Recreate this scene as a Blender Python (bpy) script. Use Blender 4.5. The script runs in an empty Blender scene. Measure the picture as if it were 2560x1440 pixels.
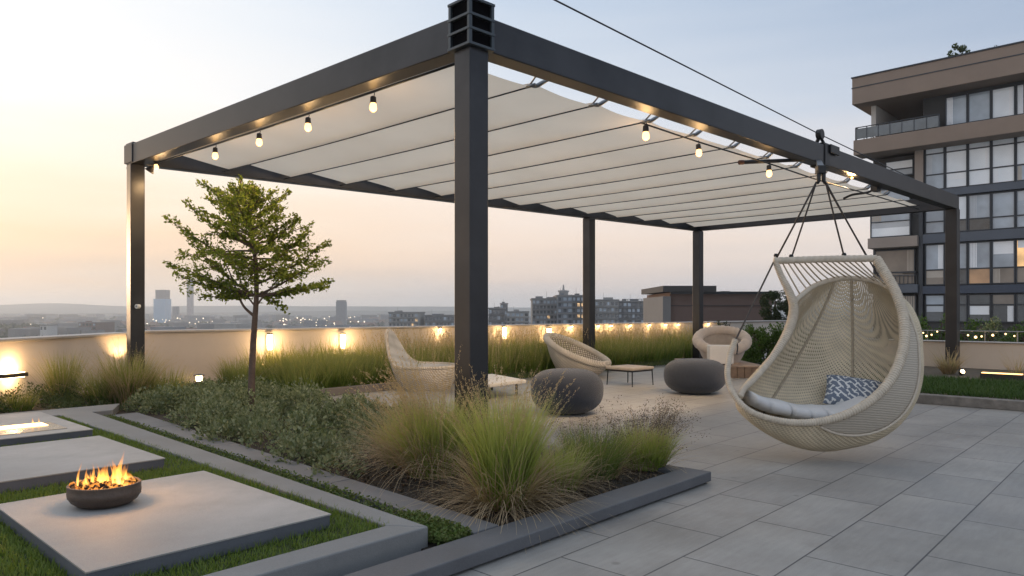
import bpy, bmesh, math, random
import numpy as np
from mathutils import Vector, Matrix

random.seed(7)
rng = np.random.default_rng(11)
SC = bpy.context.scene
COL = SC.collection
PI = math.pi

# ------------------------------------------------------------------ camera
EYE, F, CX, HZ = 1.05, 1800.0, 1280.0, 778.0
cam_d = bpy.data.cameras.new("camera")
cam = bpy.data.objects.new("camera", cam_d)
COL.objects.link(cam)
cam.location = (0, 0, EYE)
cam.rotation_euler = (PI / 2, 0, 0)
cam_d.sensor_width = 36.0
cam_d.lens = 36.0 * F / 2560.0
cam_d.shift_y = (HZ - 720.0) / 2560.0
cam_d.clip_start = 0.05
cam_d.clip_end = 20000
SC.camera = cam


def px(x, y, d):
    """measured picture point -> world point at distance d along the view axis"""
    return Vector(((x - CX) / F * d, d, EYE + (HZ - y) / F * d))


def pz(x, y, z):
    """measured picture point -> world point on the level z"""
    d = F * (z - EYE) / (HZ - y)
    return Vector(((x - CX) / F * d, d, z))


# ground axes of the terrace: A along the long side of the pergola, B along the short one
AX = Vector((0.679, 0.734, 0)); BX = Vector((-0.734, 0.679, 0))


def ab(a, b, z=0.0):
    v = AX * a + BX * b
    return Vector((v.x, v.y, z))


# ------------------------------------------------------------------ objects
ORG = {}


def tag(o, label=None, cat=None, group=None, kind=None):
    if label: o["label"] = label
    if cat: o["category"] = cat
    if group: o["group"] = group
    if kind: o["kind"] = kind
    return o


def thing(name, loc, label, cat, group=None):
    o = bpy.data.objects.new(name, None)
    COL.objects.link(o)
    o.empty_display_size = 0.1
    o.location = loc
    ORG[o.name] = Vector(loc)
    return tag(o, label, cat, group)


def link(name, me, parent=None, loc=None, mat=None):
    o = bpy.data.objects.new(name, me)
    COL.objects.link(o)
    if parent is not None:
        o.parent = parent
        ORG[o.name] = ORG[parent.name]
        off = ORG[parent.name]
    else:
        off = Vector(loc) if loc is not None else Vector((0, 0, 0))
        o.location = off
        ORG[o.name] = off
    if off.length > 1e-9:
        me.transform(Matrix.Translation(-off))
    if mat is not None:
        for m in (mat if isinstance(mat, (list, tuple)) else [mat]):
            me.materials.append(m)
    return o


def dup(o, parent=None):
    c = o.copy()
    COL.objects.link(c)
    if parent is not None: c.parent = parent
    for ch in list(o.children):
        dup(ch, c)
    return c


def catmull(pts, n=8, closed=False):
    P = [Vector(p) for p in pts]
    out = []
    m = len(P)
    rngk = range(m) if closed else range(m - 1)
    for i in rngk:
        p0 = P[(i - 1) % m] if (closed or i > 0) else P[i] * 2 - P[i + 1]
        p1 = P[i]; p2 = P[(i + 1) % m]
        p3 = P[(i + 2) % m] if (closed or i + 2 < m) else p2 * 2 - p1
        for k in range(n):
            t = k / n
            out.append(0.5 * ((2 * p1) + (p2 - p0) * t + (2 * p0 - 5 * p1 + 4 * p2 - p3) * t * t + (3 * p1 - p0 - 3 * p2 + p3) * t ** 3))
    if not closed: out.append(P[-1].copy())
    return out


class MB:
    """collects shapes for one mesh"""

    def __init__(s):
        s.v = []; s.f = []; s.mi = []

    def add(s, v, f, mi=0):
        k = len(s.v)
        s.v += [tuple(p) for p in v]
        s.f += [tuple(i + k for i in q) for q in f]
        s.mi += [mi] * len(f)
        return s

    def obox(s, c, ex, ey, ez, mi=0):
        """box with centre c and half vectors ex, ey, ez"""
        c, ex, ey, ez = Vector(c), Vector(ex), Vector(ey), Vector(ez)
        if ex.cross(ey).dot(ez) < 0: ex = -ex
        v = [c + ex * i + ey * j + ez * k for k in (-1, 1) for j in (-1, 1) for i in (-1, 1)]
        return s.add(v, [(0, 2, 3, 1), (4, 5, 7, 6), (0, 1, 5, 4), (2, 6, 7, 3), (0, 4, 6, 2), (1, 3, 7, 5)], mi)

    def box(s, p0, p1, mi=0):
        p0, p1 = Vector(p0), Vector(p1)
        h = (p1 - p0) / 2
        return s.obox((p0 + p1) / 2, (abs(h.x), 0, 0), (0, abs(h.y), 0), (0, 0, abs(h.z)), mi)

    def bar(s, p0, p1, w, h, mi=0, up=(0, 0, 1)):
        """rectangular bar from p0 to p1"""
        p0, p1 = Vector(p0), Vector(p1)
        d = p1 - p0
        n = d.normalized()
        sd = n.cross(Vector(up)).normalized()
        u = sd.cross(n).normalized()
        return s.obox((p0 + p1) / 2, d / 2, sd * (w / 2), u * (h / 2), mi)

    def prism(s, poly, z0, z1, mi=0):
        P = [Vector((p[0], p[1], 0)) for p in poly]
        area = sum(P[i].x * P[(i + 1) % len(P)].y - P[(i + 1) % len(P)].x * P[i].y for i in range(len(P)))
        if area < 0: P.reverse()
        n = len(P)
        v = [(p.x, p.y, z0) for p in P] + [(p.x, p.y, z1) for p in P]
        f = [tuple(range(n - 1, -1, -1)), tuple(range(n, 2 * n))]
        f += [(i, (i + 1) % n, n + (i + 1) % n, n + i) for i in range(n)]
        return s.add(v, f, mi)

    def tube(s, pts, r, n=8, mi=0, closed=False, cap=True):
        P = [Vector(p) for p in pts]
        m = len(P)
        R = r if isinstance(r, (list, tuple)) else [r] * m
        tang = []
        for i in range(m):
            a = P[(i - 1) % m] if (closed or i > 0) else P[i]
            b = P[(i + 1) % m] if (closed or i < m - 1) else P[i]
            t = (b - a)
            tang.append(t.normalized() if t.length > 1e-12 else Vector((0, 0, 1)))
        t0 = tang[0]
        ref = Vector((0, 0, 1)) if abs(t0.z) < 0.9 else Vector((1, 0, 0))
        u = t0.cross(ref).normalized()
        v = []
        for i in range(m):
            t = tang[i]
            u = (u - t * u.dot(t))
            u = u.normalized() if u.length > 1e-9 else t.cross(Vector((0.3, 0.5, 0.8))).normalized()
            w = t.cross(u)
            for k in range(n):
                an = 2 * PI * k / n
                v.append(P[i] + (u * math.cos(an) + w * math.sin(an)) * R[i])
        f = []
        for i in range(m if closed else m - 1):
            j = (i + 1) % m
            for k in range(n):
                l = (k + 1) % n
                f.append((i * n + k, i * n + l, j * n + l, j * n + k))
        if cap and not closed:
            f.append(tuple(range(n - 1, -1, -1)))
            f.append(tuple((m - 1) * n + k for k in range(n)))
        return s.add(v, f, mi)

    def lathe(s, prof, c, n=32, sx=1.0, sy=1.0, mi=0, wob=None):
        """profile [(r, z)] turned round the vertical through c"""
        c = Vector(c)
        v = []; f = []
        for (r, z) in prof:
            for k in range(n):
                a = 2 * PI * k / n
                q = wob(a, z) if wob else 1.0
                v.append((c.x + r * q * sx * math.cos(a), c.y + r * q * sy * math.sin(a), c.z + z))
        m = len(prof)
        for i in range(m - 1):
            for k in range(n):
                l = (k + 1) % n
                f.append((i * n + k, i * n + l, (i + 1) * n + l, (i + 1) * n + k))
        f.append(tuple(range(n - 1, -1, -1)))
        f.append(tuple((m - 1) * n + k for k in range(n)))
        return s.add(v, f, mi)

    def loft(s, rows, mi=0, closed=False):
        m = len(rows); n = len(rows[0])
        v = [p for r in rows for p in r]
        f = []
        for i in range(m - 1):
            for k in range(n if closed else n - 1):
                l = (k + 1) % n
                f.append((i * n + k, i * n + l, (i + 1) * n + l, (i + 1) * n + k))
        return s.add(v, f, mi)

    def mesh(s, name, smooth=False):
        me = bpy.data.meshes.new(name)
        me.from_pydata(s.v, [], s.f)
        if any(s.mi): me.polygons.foreach_set("material_index", s.mi)
        if smooth: me.polygons.foreach_set("use_smooth", [True] * len(me.polygons))
        me.update()
        return me

    def build(s, name, mat=None, parent=None, loc=None, smooth=False, bevel=0, sub=0, solid=0, seg=2):
        o = link(name, s.mesh(name, smooth), parent, loc, mat)
        if solid:
            m = o.modifiers.new("solid", "SOLIDIFY"); m.thickness = solid; m.offset = 0
        if sub:
            m = o.modifiers.new("sub", "SUBSURF"); m.levels = sub; m.render_levels = sub
        if bevel:
            m = o.modifiers.new("bev", "BEVEL"); m.width = bevel; m.segments = seg; m.limit_method = "ANGLE"; m.angle_limit = math.radians(40)
            m.harden_normals = False
        return o


# ------------------------------------------------------------------ materials
def s2l(c):
    return tuple((x / 255 / 12.92 if x / 255 <= 0.04045 else ((x / 255 + 0.055) / 1.055) ** 2.4) for x in c)


class NT:
    def __init__(s, mat_or_world):
        s.t = mat_or_world.node_tree
        s.t.nodes.clear()

    def n(s, typ, **kw):
        nd = s.t.nodes.new(typ)
        for k, v in kw.items():
            if k in nd.inputs: nd.inputs[k].default_value = v
            else: setattr(nd, k, v)
        return nd

    def l(s, a, b):
        s.t.links.new(a, b)

    def ramp(s, fac, stops, interp="LINEAR"):
        r = s.n("ShaderNodeValToRGB")
        r.color_ramp.interpolation = interp
        els = r.color_ramp.elements
        while len(els) < len(stops): els.new(0.5)
        for e, (p, c) in zip(els, stops):
            e.position = p
            e.color = (*c, 1) if len(c) == 3 else c
        if fac is not None: s.l(fac, r.inputs[0])
        return r.outputs[0]

    def mix(s, fac, a, b, blend="MIX"):
        m = s.n("ShaderNodeMix", data_type="RGBA", blend_type=blend)
        for sock, v in ((m.inputs[0], fac), (m.inputs[6], a), (m.inputs[7], b)):
            if hasattr(v, "is_linked") or hasattr(v, "links"): s.l(v, sock)
            elif isinstance(v, (int, float)): sock.default_value = v
            else: sock.default_value = (*v, 1)
        return m.outputs[2]

    def math(s, op, a, b=None, clamp=False):
        m = s.n("ShaderNodeMath", operation=op, use_clamp=clamp)
        for i, v in enumerate((a, b)):
            if v is None: continue
            if isinstance(v, (int, float)): m.inputs[i].default_value = v
            else: s.l(v, m.inputs[i])
        return m.outputs[0]


def new_mat(name):
    m = bpy.data.materials.new(name)
    m.use_nodes = True
    t = NT(m)
    out = t.n("ShaderNodeOutputMaterial")
    return m, t, out


def mat_basic(name, col, rough=0.6, metal=0.0, var=0.15, scale=6.0, bump=0.0, bscale=60.0, spec=0.5, detail=6.0, stain=0.0, grain=0.0, sheen=0.0, coat=0.0):
    """surface colour broken up by two noises, plus bump"""
    m, t, out = new_mat(name)
    p = t.n("ShaderNodeBsdfPrincipled", Roughness=rough, Metallic=metal)
    p.inputs["Specular IOR Level"].default_value = spec
    if sheen: p.inputs["Sheen Weight"].default_value = sheen
    if coat: p.inputs["Coat Weight"].default_value = coat
    tc = t.n("ShaderNodeTexCoord")
    n1 = t.n("ShaderNodeTexNoise", Scale=scale, Detail=detail, Roughness=0.6)
    t.l(tc.outputs["Object"], n1.inputs["Vector"])
    lo = tuple(c * (1 - var) for c in col); hi = tuple(min(1, c * (1 + var)) for c in col)
    c = t.ramp(n1.outputs[0], [(0.3, lo), (0.7, hi)])
    if stain:
        n2 = t.n("ShaderNodeTexNoise", Scale=scale * 0.23, Detail=4.0)
        t.l(tc.outputs["Object"], n2.inputs["Vector"])
        f = t.ramp(n2.outputs[0], [(0.42, (0, 0, 0)), (0.68, (1, 1, 1))])
        c = t.mix(t.math("MULTIPLY", f, stain), c, tuple(x * 0.55 for x in col))
    if grain:
        n3 = t.n("ShaderNodeTexNoise", Scale=320.0, Detail=2.0)
        t.l(tc.outputs["Object"], n3.inputs["Vector"])
        g = t.ramp(n3.outputs[0], [(0.3, (1 - grain,) * 3), (0.7, (1 + grain,) * 3)])
        c = t.mix(1.0, c, g, "MULTIPLY")
    t.l(c, p.inputs["Base Color"])
    rr = t.n("ShaderNodeMapRange")
    rr.inputs[3].default_value = max(0.02, rough - 0.08); rr.inputs[4].default_value = min(1, rough + 0.1)
    t.l(n1.outputs[0], rr.inputs[0]); t.l(rr.outputs[0], p.inputs["Roughness"])
    if bump:
        nb = t.n("ShaderNodeTexNoise", Scale=bscale, Detail=5.0)
        t.l(tc.outputs["Object"], nb.inputs["Vector"])
        b = t.n("ShaderNodeBump", Strength=bump, Distance=0.01)
        t.l(nb.outputs[0], b.inputs["Height"]); t.l(b.outputs[0], p.inputs["Normal"])
    t.l(p.outputs[0], out.inputs[0])
    return m


def mat_emit(name, col, strength, base=None):
    m, t, out = new_mat(name)
    p = t.n("ShaderNodeBsdfPrincipled", Roughness=0.3)
    p.inputs["Base Color"].default_value = (*(base or col), 1)
    p.inputs["Emission Color"].default_value = (*col, 1)
    p.inputs["Emission Strength"].default_value = strength
    t.l(p.outputs[0], out.inputs[0])
    return m


def mat_leaf(name, cols, trans=0.35, rough=0.55, use_t=False, tip=None, spec=0.3):
    """foliage: one of several tones for each leaf; grass also changes from root to tip"""
    m, t, out = new_mat(name)
    g = t.n("ShaderNodeNewGeometry")
    k = len(cols)
    c = t.ramp(g.outputs["Random Per Island"], [(i / max(1, k - 1), q) for i, q in enumerate(cols)])
    if use_t:
        at = t.n("ShaderNodeAttribute", attribute_name="t")
        f = t.ramp(at.outputs["Fac"], [(0.25, (0, 0, 0)), (0.95, (1, 1, 1))])
        c = t.mix(f, c, tip or cols[-1])
    p = t.n("ShaderNodeBsdfPrincipled", Roughness=rough)
    p.inputs["Specular IOR Level"].default_value = spec
    tr = t.n("ShaderNodeBsdfTranslucent")
    t.l(c, p.inputs["Base Color"])
    t.l(t.mix(1.0, c, (1.15, 1.15, 0.75), "MULTIPLY"), tr.inputs[0])
    mx = t.n("ShaderNodeMixShader")
    mx.inputs[0].default_value = trans
    t.l(p.outputs[0], mx.inputs[1]); t.l(tr.outputs[0], mx.inputs[2])
    t.l(mx.outputs[0], out.inputs[0])
    return m


# ------------------------------------------------------------------ foliage meshes (numpy)
def np_mesh(name, V, Fq, tattr=None, smooth=False):
    me = bpy.data.meshes.new(name)
    nv, nf = len(V), len(Fq)
    k = Fq.shape[1]
    me.vertices.add(nv); me.loops.add(nf * k); me.polygons.add(nf)
    me.vertices.foreach_set("co", np.ascontiguousarray(V, dtype=np.float32).ravel())
    me.loops.foreach_set("vertex_index", np.ascontiguousarray(Fq, dtype=np.int32).ravel())
    me.polygons.foreach_set("loop_start", np.arange(0, nf * k, k, dtype=np.int32))
    if smooth: me.polygons.foreach_set("use_smooth", np.ones(nf, dtype=bool))
    if tattr is not None:
        a = me.attributes.new("t", "FLOAT", "POINT")
        a.data.foreach_set("value", np.ascontiguousarray(tattr, dtype=np.float32))
    me.update(calc_edges=True)
    return me


def unit(a):
    return a / np.maximum(np.linalg.norm(a, axis=-1, keepdims=True), 1e-9)


def leaves(C, size, D=None, aspect=0.5, spread=1.0):
    """diamond leaves folded along the middle"""
    n = len(C)
    size = np.broadcast_to(np.asarray(size, float), (n,))[:, None]
    if D is None: D = unit(rng.normal(size=(n, 3)))
    else: D = unit(D + rng.normal(size=(n, 3)) * 0.5 * spread)
    S = unit(np.cross(D, rng.normal(size=(n, 3))))
    N = np.cross(D, S)
    V = np.empty((n, 4, 3))
    V[:, 0] = C - D * size * 0.5
    V[:, 1] = C + S * size * aspect * 0.5 + N * size * 0.12
    V[:, 2] = C + D * size * 0.5
    V[:, 3] = C - S * size * aspect * 0.5 + N * size * 0.12
    Fq = np.arange(n * 4).reshape(n, 4)
    return V.reshape(-1, 3), Fq


def blades(root, h, az, lean, curl, w, seg=4):
    """ribbons that lean and curl over; returns verts, quads, t"""
    n = len(root)
    h, az, lean, curl, w = [np.broadcast_to(np.asarray(q, float), (n,)) for q in (h, az, lean, curl, w)]
    fa = az + PI / 2 + rng.uniform(-0.9, 0.9, n)
    side = np.stack([np.cos(fa), np.sin(fa), np.zeros(n)], 1)
    out = np.stack([np.cos(az), np.sin(az), np.zeros(n)], 1)
    V = np.empty((n, seg + 1, 2, 3)); T = np.empty((n, seg + 1, 2))
    pos = root.copy()
    for k in range(seg + 1):
        t = k / seg
        ww = (w * (1 - t ** 1.6) * 0.5 + 0.0002)[:, None]
        V[:, k, 0] = pos - side * ww; V[:, k, 1] = pos + side * ww
        T[:, k] = t
        th = lean + curl * (t + 0.5 / seg)
        pos = pos + (out * np.sin(th)[:, None] + np.array([0, 0, 1.0]) * np.cos(th)[:, None]) * (h / seg)[:, None]
    base = (np.arange(n) * (seg + 1) * 2)[:, None]
    q = []
    for k in range(seg):
        q.append(base + np.array([2 * k, 2 * k + 1, 2 * k + 3, 2 * k + 2])[None])
    return V.reshape(-1, 3), np.concatenate(q, 0), T.ravel()


def join_np(parts):
    V = []; Q = []; T = []; k = 0
    for p in parts:
        V.append(p[0]); Q.append(p[1] + k); k += len(p[0])
        T.append(p[2] if len(p) > 2 else np.zeros(len(p[0])))
    return np.concatenate(V), np.concatenate(Q), np.concatenate(T)


def foliage_obj(name, data, mat, parent=None, loc=None):
    me = np_mesh(name, data[0], data[1], data[2] if len(data) > 2 else None)
    return link(name, me, parent, loc, mat)


def poly_points(poly, n):
    """n random points inside a polygon of (x, y)"""
    P = np.array([(p[0], p[1]) for p in poly])
    lo, hi = P.min(0), P.max(0)
    out = []
    tot = 0
    while tot < n:
        q = rng.uniform(lo, hi, (n * 2, 2))
        ins = np.zeros(len(q), bool)
        j = len(P) - 1
        for i in range(len(P)):
            c = ((P[i, 1] > q[:, 1]) != (P[j, 1] > q[:, 1])) & (q[:, 0] < (P[j, 0] - P[i, 0]) * (q[:, 1] - P[i, 1]) / (P[j, 1] - P[i, 1] + 1e-12) + P[i, 0])
            ins ^= c; j = i
        out.append(q[ins]); tot += int(ins.sum())
    return np.concatenate(out)[:n]


def point_light(name, loc, power, col, r=0.04, parent=None):
    d = bpy.data.lights.new(name, "POINT")
    d.energy = power; d.color = col; d.shadow_soft_size = r
    o = bpy.data.objects.new(name, d)
    COL.objects.link(o)
    if parent is not None:
        o.parent = parent
        o.location = Vector(loc) - ORG[parent.name]
    else: o.location = loc
    return o


def spot_light(name, loc, aim, power, col, ang=80, blend=0.7, r=0.03, parent=None):
    d = bpy.data.lights.new(name, "SPOT")
    d.energy = power; d.color = col; d.shadow_soft_size = r
    d.spot_size = math.radians(ang); d.spot_blend = blend
    o = bpy.data.objects.new(name, d)
    COL.objects.link(o)
    o.rotation_euler = (Vector(aim) - Vector(loc)).to_track_quat("-Z", "Y").to_euler()
    if parent is not None:
        o.parent = parent
        o.location = Vector(loc) - ORG[parent.name]
    else: o.location = loc
    return o


WARM = (1.0, 0.62, 0.28)
# ------------------------------------------------------------------ world
SUN_AZ = math.radians(-52)          # from +Y, negative to the left
SUN_EL = math.radians(3.0)
w = bpy.data.worlds.new("World")
SC.world = w
w.use_nodes = True
t = NT(w)
wo = t.n("ShaderNodeOutputWorld")
sky = t.n("ShaderNodeTexSky", sky_type="NISHITA")
sky.sun_disc = False
sky.sun_elevation = SUN_EL
sky.sun_rotation = SUN_AZ
sky.dust_density = 2.0
b1 = t.n("ShaderNodeBackground", Strength=0.006)
t.l(sky.outputs[0], b1.inputs[0])
tc = t.n("ShaderNodeTexCoord")
sep = t.n("ShaderNodeSeparateXYZ")
# thin streaks of cloud and haze disturb the height a little
mp = t.n("ShaderNodeMapping")
mp.inputs["Scale"].default_value = (1.5, 1.5, 14)
t.l(tc.outputs["Generated"], mp.inputs[0])
nz = t.n("ShaderNodeTexNoise", Scale=2.2, Detail=5.0, Roughness=0.55)
t.l(mp.outputs[0], nz.inputs["Vector"])
t.l(tc.outputs["Generated"], sep.inputs[0])
dz = t.math("MULTIPLY", t.math("SUBTRACT", nz.outputs[0], 0.5), 0.085)
el = t.math("ADD", sep.outputs[2], dz)
L_ = [(0, (207, 198, 190)), (.02, (216, 203, 189)), (.05, (232, 208, 184)), (.09, (252, 219, 186)), (.16, (255, 238, 216)), (.26, (254, 250, 246)), (.40, (241, 245, 249)), (.62, (228, 233, 240)), (1, (222, 228, 236))]
C_ = [(0, (196, 192, 190)), (.02, (206, 196, 191)), (.05, (227, 209, 197)), (.09, (244, 222, 204)), (.16, (248, 233, 221)), (.26, (222, 227, 234)), (.40, (192, 206, 224)), (.62, (204, 214, 229)), (1, (208, 217, 230))]
R_ = [(0, (192, 194, 200)), (.02, (202, 199, 202)), (.05, (224, 215, 211)), (.09, (231, 220, 213)), (.16, (218, 217, 221)), (.26, (180, 192, 210)), (.40, (152, 171, 197)), (.62, (186, 199, 219)), (1, (196, 207, 224))]
cv = lambda S: [(p, tuple(x * .80 * (1 + .22 * max(0, 1 - p / .05)) for x in s2l(c))) for p, c in S]
sd = t.n("ShaderNodeVectorMath", operation="DOT_PRODUCT")
fl = t.n("ShaderNodeVectorMath", operation="MULTIPLY")
fl.inputs[1].default_value = (1, 1, 0)
t.l(tc.outputs["Generated"], fl.inputs[0])
nn = t.n("ShaderNodeVectorMath", operation="NORMALIZE")
t.l(fl.outputs[0], nn.inputs[0]); t.l(nn.outputs[0], sd.inputs[0])
sd.inputs[1].default_value = (math.sin(SUN_AZ), math.cos(SUN_AZ), 0)
cs = sd.outputs["Value"]
m1 = t.n("ShaderNodeMapRange"); m1.inputs[1].default_value = 0.05; m1.inputs[2].default_value = 0.62
m2 = t.n("ShaderNodeMapRange"); m2.inputs[1].default_value = 0.62; m2.inputs[2].default_value = 0.96
t.l(cs, m1.inputs[0]); t.l(cs, m2.inputs[0])
c = t.mix(m1.outputs[0], t.ramp(el, cv(R_)), t.ramp(el, cv(C_)))
c = t.mix(m2.outputs[0], c, t.ramp(el, cv(L_)))
# afterglow round the place where the sun went down, left of the picture
g1 = t.math("POWER", t.math("MAXIMUM", cs, 0.0), 22.0)
g2 = t.ramp(sep.outputs[2], [(0, (.25,) * 3), (.10, (1, 1, 1)), (.40, (0.25,) * 3), (.8, (0, 0, 0))])
gl = t.math("MULTIPLY", g1, g2)
b2 = t.n("ShaderNodeBackground", Strength=1.0)
t.l(c, b2.inputs[0])
b3 = t.n("ShaderNodeBackground")
b3.inputs[0].default_value = (1.0, 0.74, 0.48, 1)
t.l(t.math("MULTIPLY", gl, 0.14), b3.inputs[1])
a1 = t.n("ShaderNodeAddShader"); a2 = t.n("ShaderNodeAddShader")
t.l(b1.outputs[0], a1.inputs[0]); t.l(b2.outputs[0], a1.inputs[1])
t.l(a1.outputs[0], a2.inputs[0]); t.l(b3.outputs[0], a2.inputs[1])
t.l(a2.outputs[0], wo.inputs[0])

sun_d = bpy.data.lights.new("sun", "SUN")
sun_d.energy = 1.2; sun_d.angle = math.radians(6); sun_d.color = (1.0, 0.66, 0.38)
sun = bpy.data.objects.new("sun", sun_d)
COL.objects.link(sun)
sv = Vector((math.sin(SUN_AZ) * math.cos(SUN_EL), math.cos(SUN_AZ) * math.cos(SUN_EL), math.sin(SUN_EL)))
sun.rotation_euler = (-sv).to_track_quat("-Z", "Y").to_euler()

SC.view_settings.view_transform = "Standard"
SC.view_settings.look = "None"
SC.view_settings.gamma = 1.0
SC.view_settings.exposure = 0.46
SC.view_settings.use_curve_mapping = False
cy = SC.cycles
cy.use_denoising = True
cy.max_bounces = 6; cy.diffuse_bounces = 3; cy.glossy_bounces = 3; cy.transmission_bounces = 4; cy.volume_bounces = 1
cy.transparent_max_bounces = 12
cy.caustics_reflective = False; cy.caustics_refractive = False
cy.sample_clamp_indirect = 4.0
cy.use_light_tree = True

# ------------------------------------------------------------------ shared materials
M_metal = mat_basic("charcoal_metal", (0.044, 0.045, 0.049), rough=0.34, metal=0.7, var=0.22, scale=2.5, bump=0.05, bscale=160, stain=0.35)
M_dark = mat_basic("black_metal", (0.018, 0.019, 0.021), rough=0.4, metal=0.3, var=0.1)
M_steel = mat_basic("grey_steel", (0.22, 0.23, 0.24), rough=0.35, metal=0.7, var=0.12, scale=20)
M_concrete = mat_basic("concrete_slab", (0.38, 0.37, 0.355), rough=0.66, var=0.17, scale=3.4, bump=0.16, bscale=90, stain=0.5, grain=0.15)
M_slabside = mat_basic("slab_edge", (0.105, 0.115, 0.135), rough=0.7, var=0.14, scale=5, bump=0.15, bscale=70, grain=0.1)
M_path = mat_basic("path_concrete", (0.215, 0.22, 0.22), rough=0.75, var=0.12, scale=3.0, bump=0.15, bscale=80, stain=0.3, grain=0.12)
M_kerb = mat_basic("kerb_stone", (0.15, 0.155, 0.165), rough=0.65, var=0.16, scale=4.0, bump=0.15, bscale=70, stain=0.35, grain=0.12)
M_stone = mat_basic("rough_stone_kerb", (0.20, 0.185, 0.165), rough=0.8, var=0.35, scale=9.0, bump=0.4, bscale=40, stain=0.4)
M_soil = mat_basic("soil", (0.030, 0.023, 0.016), rough=0.95, var=0.4, scale=30, bump=0.8, bscale=60)
M_wall = mat_basic("wall_render", (0.60, 0.53, 0.46), rough=0.85, var=0.07, scale=1.6, bump=0.1, bscale=120, stain=0.14, grain=0.05)
M_cap = mat_basic("wall_cap", (0.40, 0.37, 0.34), rough=0.5, var=0.1, scale=3, bump=0.05, metal=0.2)
M_wood = mat_basic("timber", (0.20, 0.135, 0.09), rough=0.65, var=0.3, scale=8, bump=0.2, bscale=30)

# paving: stone slabs in running bond
M_pave, t, out = new_mat("paving_stone")
tc = t.n("ShaderNodeTexCoord")
mp = t.n("ShaderNodeMapping", vector_type="POINT")
mp.inputs["Rotation"].default_value = (0, 0, -math.atan2(AX.y, AX.x))
mp.inputs["Location"].default_value = (0.12, -0.035, 0)
t.l(tc.outputs["Object"], mp.inputs[0])
br = t.n("ShaderNodeTexBrick", offset=0.5, squash=1.0)
br.inputs["Scale"].default_value = 1.0
br.inputs["Mortar Size"].default_value = 0.0042
br.inputs["Mortar Smooth"].default_value = 0.3
br.inputs["Bias"].default_value = 0.0
br.inputs["Brick Width"].default_value = 0.72
br.inputs["Row Height"].default_value = 0.38
br.inputs["Color1"].default_value = (0.335, 0.322, 0.300, 1)
br.inputs["Color2"].default_value = (0.280, 0.272, 0.257, 1)
br.inputs["Mortar"].default_value = (0.085, 0.085, 0.088, 1)
t.l(mp.outputs[0], br.inputs["Vector"])
n1 = t.n("ShaderNodeTexNoise", Scale=1.7, Detail=7.0, Roughness=0.62)
t.l(mp.outputs[0], n1.inputs["Vector"])
mp2 = t.n("ShaderNodeMapping"); mp2.inputs["Scale"].default_value = (2, 14, 1)
t.l(mp.outputs[0], mp2.inputs[0])
n2 = t.n("ShaderNodeTexNoise", Scale=3.0, Detail=5.0)
t.l(mp2.outputs[0], n2.inputs["Vector"])
n3 = t.n("ShaderNodeTexNoise", Scale=260.0, Detail=2.0)
t.l(tc.outputs["Object"], n3.inputs["Vector"])
c = t.mix(1.0, br.outputs[0], t.ramp(n1.outputs[0], [(0.3, (.83, .83, .84)), (0.7, (1.15, 1.14, 1.12))]), "MULTIPLY")
c = t.mix(1.0, c, t.ramp(n2.outputs[0], [(0.3, (.93,) * 3), (0.7, (1.06,) * 3)]), "MULTIPLY")
c = t.mix(1.0, c, t.ramp(n3.outputs[0], [(0.3, (.9,) * 3), (0.7, (1.1,) * 3)]), "MULTIPLY")
n4 = t.n("ShaderNodeTexNoise", Scale=.55, Detail=8.0, Roughness=.7); t.l(tc.outputs["Object"], n4.inputs["Vector"])
c = t.mix(1.0, c, t.ramp(n4.outputs[0], [(.38, (.82, .81, .79)), (.52, (1, 1, 1)), (.70, (1.06, 1.05, 1.03))]), "MULTIPLY")
vo = t.n("ShaderNodeTexVoronoi", Scale=3.1); t.l(tc.outputs["Object"], vo.inputs["Vector"])
c = t.mix(t.ramp(vo.outputs["Distance"], [(.035, (.45,) * 3), (.075, (0, 0, 0))]), c, (.12, .115, .105))
p = t.n("ShaderNodeBsdfPrincipled")
t.l(c, p.inputs["Base Color"])
t.l(t.ramp(n1.outputs[0], [(0.3, (.42,) * 3), (0.7, (.62,) * 3)]), p.inputs["Roughness"])
bp = t.n("ShaderNodeBump", Strength=0.5, Distance=0.004)
t.l(t.math("ADD", t.math("MULTIPLY", br.outputs[1], -1.0), t.math("MULTIPLY", n3.outputs[0], 0.25)), bp.inputs["Height"])
t.l(bp.outputs[0], p.inputs["Normal"])
t.l(p.outputs[0], out.inputs[0])

# ------------------------------------------------------------------ ground of the terrace
mb = MB()
mb.prism([ab(-5, -5), ab(17, -5), ab(17, 9.2), ab(2.2, 11), ab(-5, 11)], -0.4, 0.0)
tag(mb.build("terrace_paving", M_pave), kind="structure")

EDG = [(2.235, 2.30), (2.42, 7.40), (2.47, 8.0)]
mb = MB()                       # planting soil between the kerbs and out to the parapet
mb.prism([ab(2.30, 2.26), ab(3.95, 2.26), ab(3.95, 7.4), ab(4.6, 7.8), ab(15.9, 7.45), ab(15.9, 8.6), ab(3.5, 10.3), ab(-3, 11), ab(-3, 7.88), ab(2.5, 7.88)], 0.001, 0.045)
tag(mb.build("planting_soil", M_soil), kind="structure")
mb = MB()
mb.prism([ab(-3.5, 2.50), ab(1.96, 2.50), ab(1.99, 7.45), ab(-3.5, 7.45)], 0.001, 0.100)
tag(mb.build("lawn_ground", mat_basic("lawn_soil", (0.035, 0.055, 0.015), rough=0.9, var=0.3, scale=12, bump=0.5)), kind="structure")
mb = MB()
mb.prism([ab(2.0, 2.27), ab(2.3, 2.27), ab(2.45, 7.3), ab(2.2, 7.3)], 0.001, 0.03)
tag(mb.build("moss_strip_ground", M_soil), kind="structure")

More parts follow.
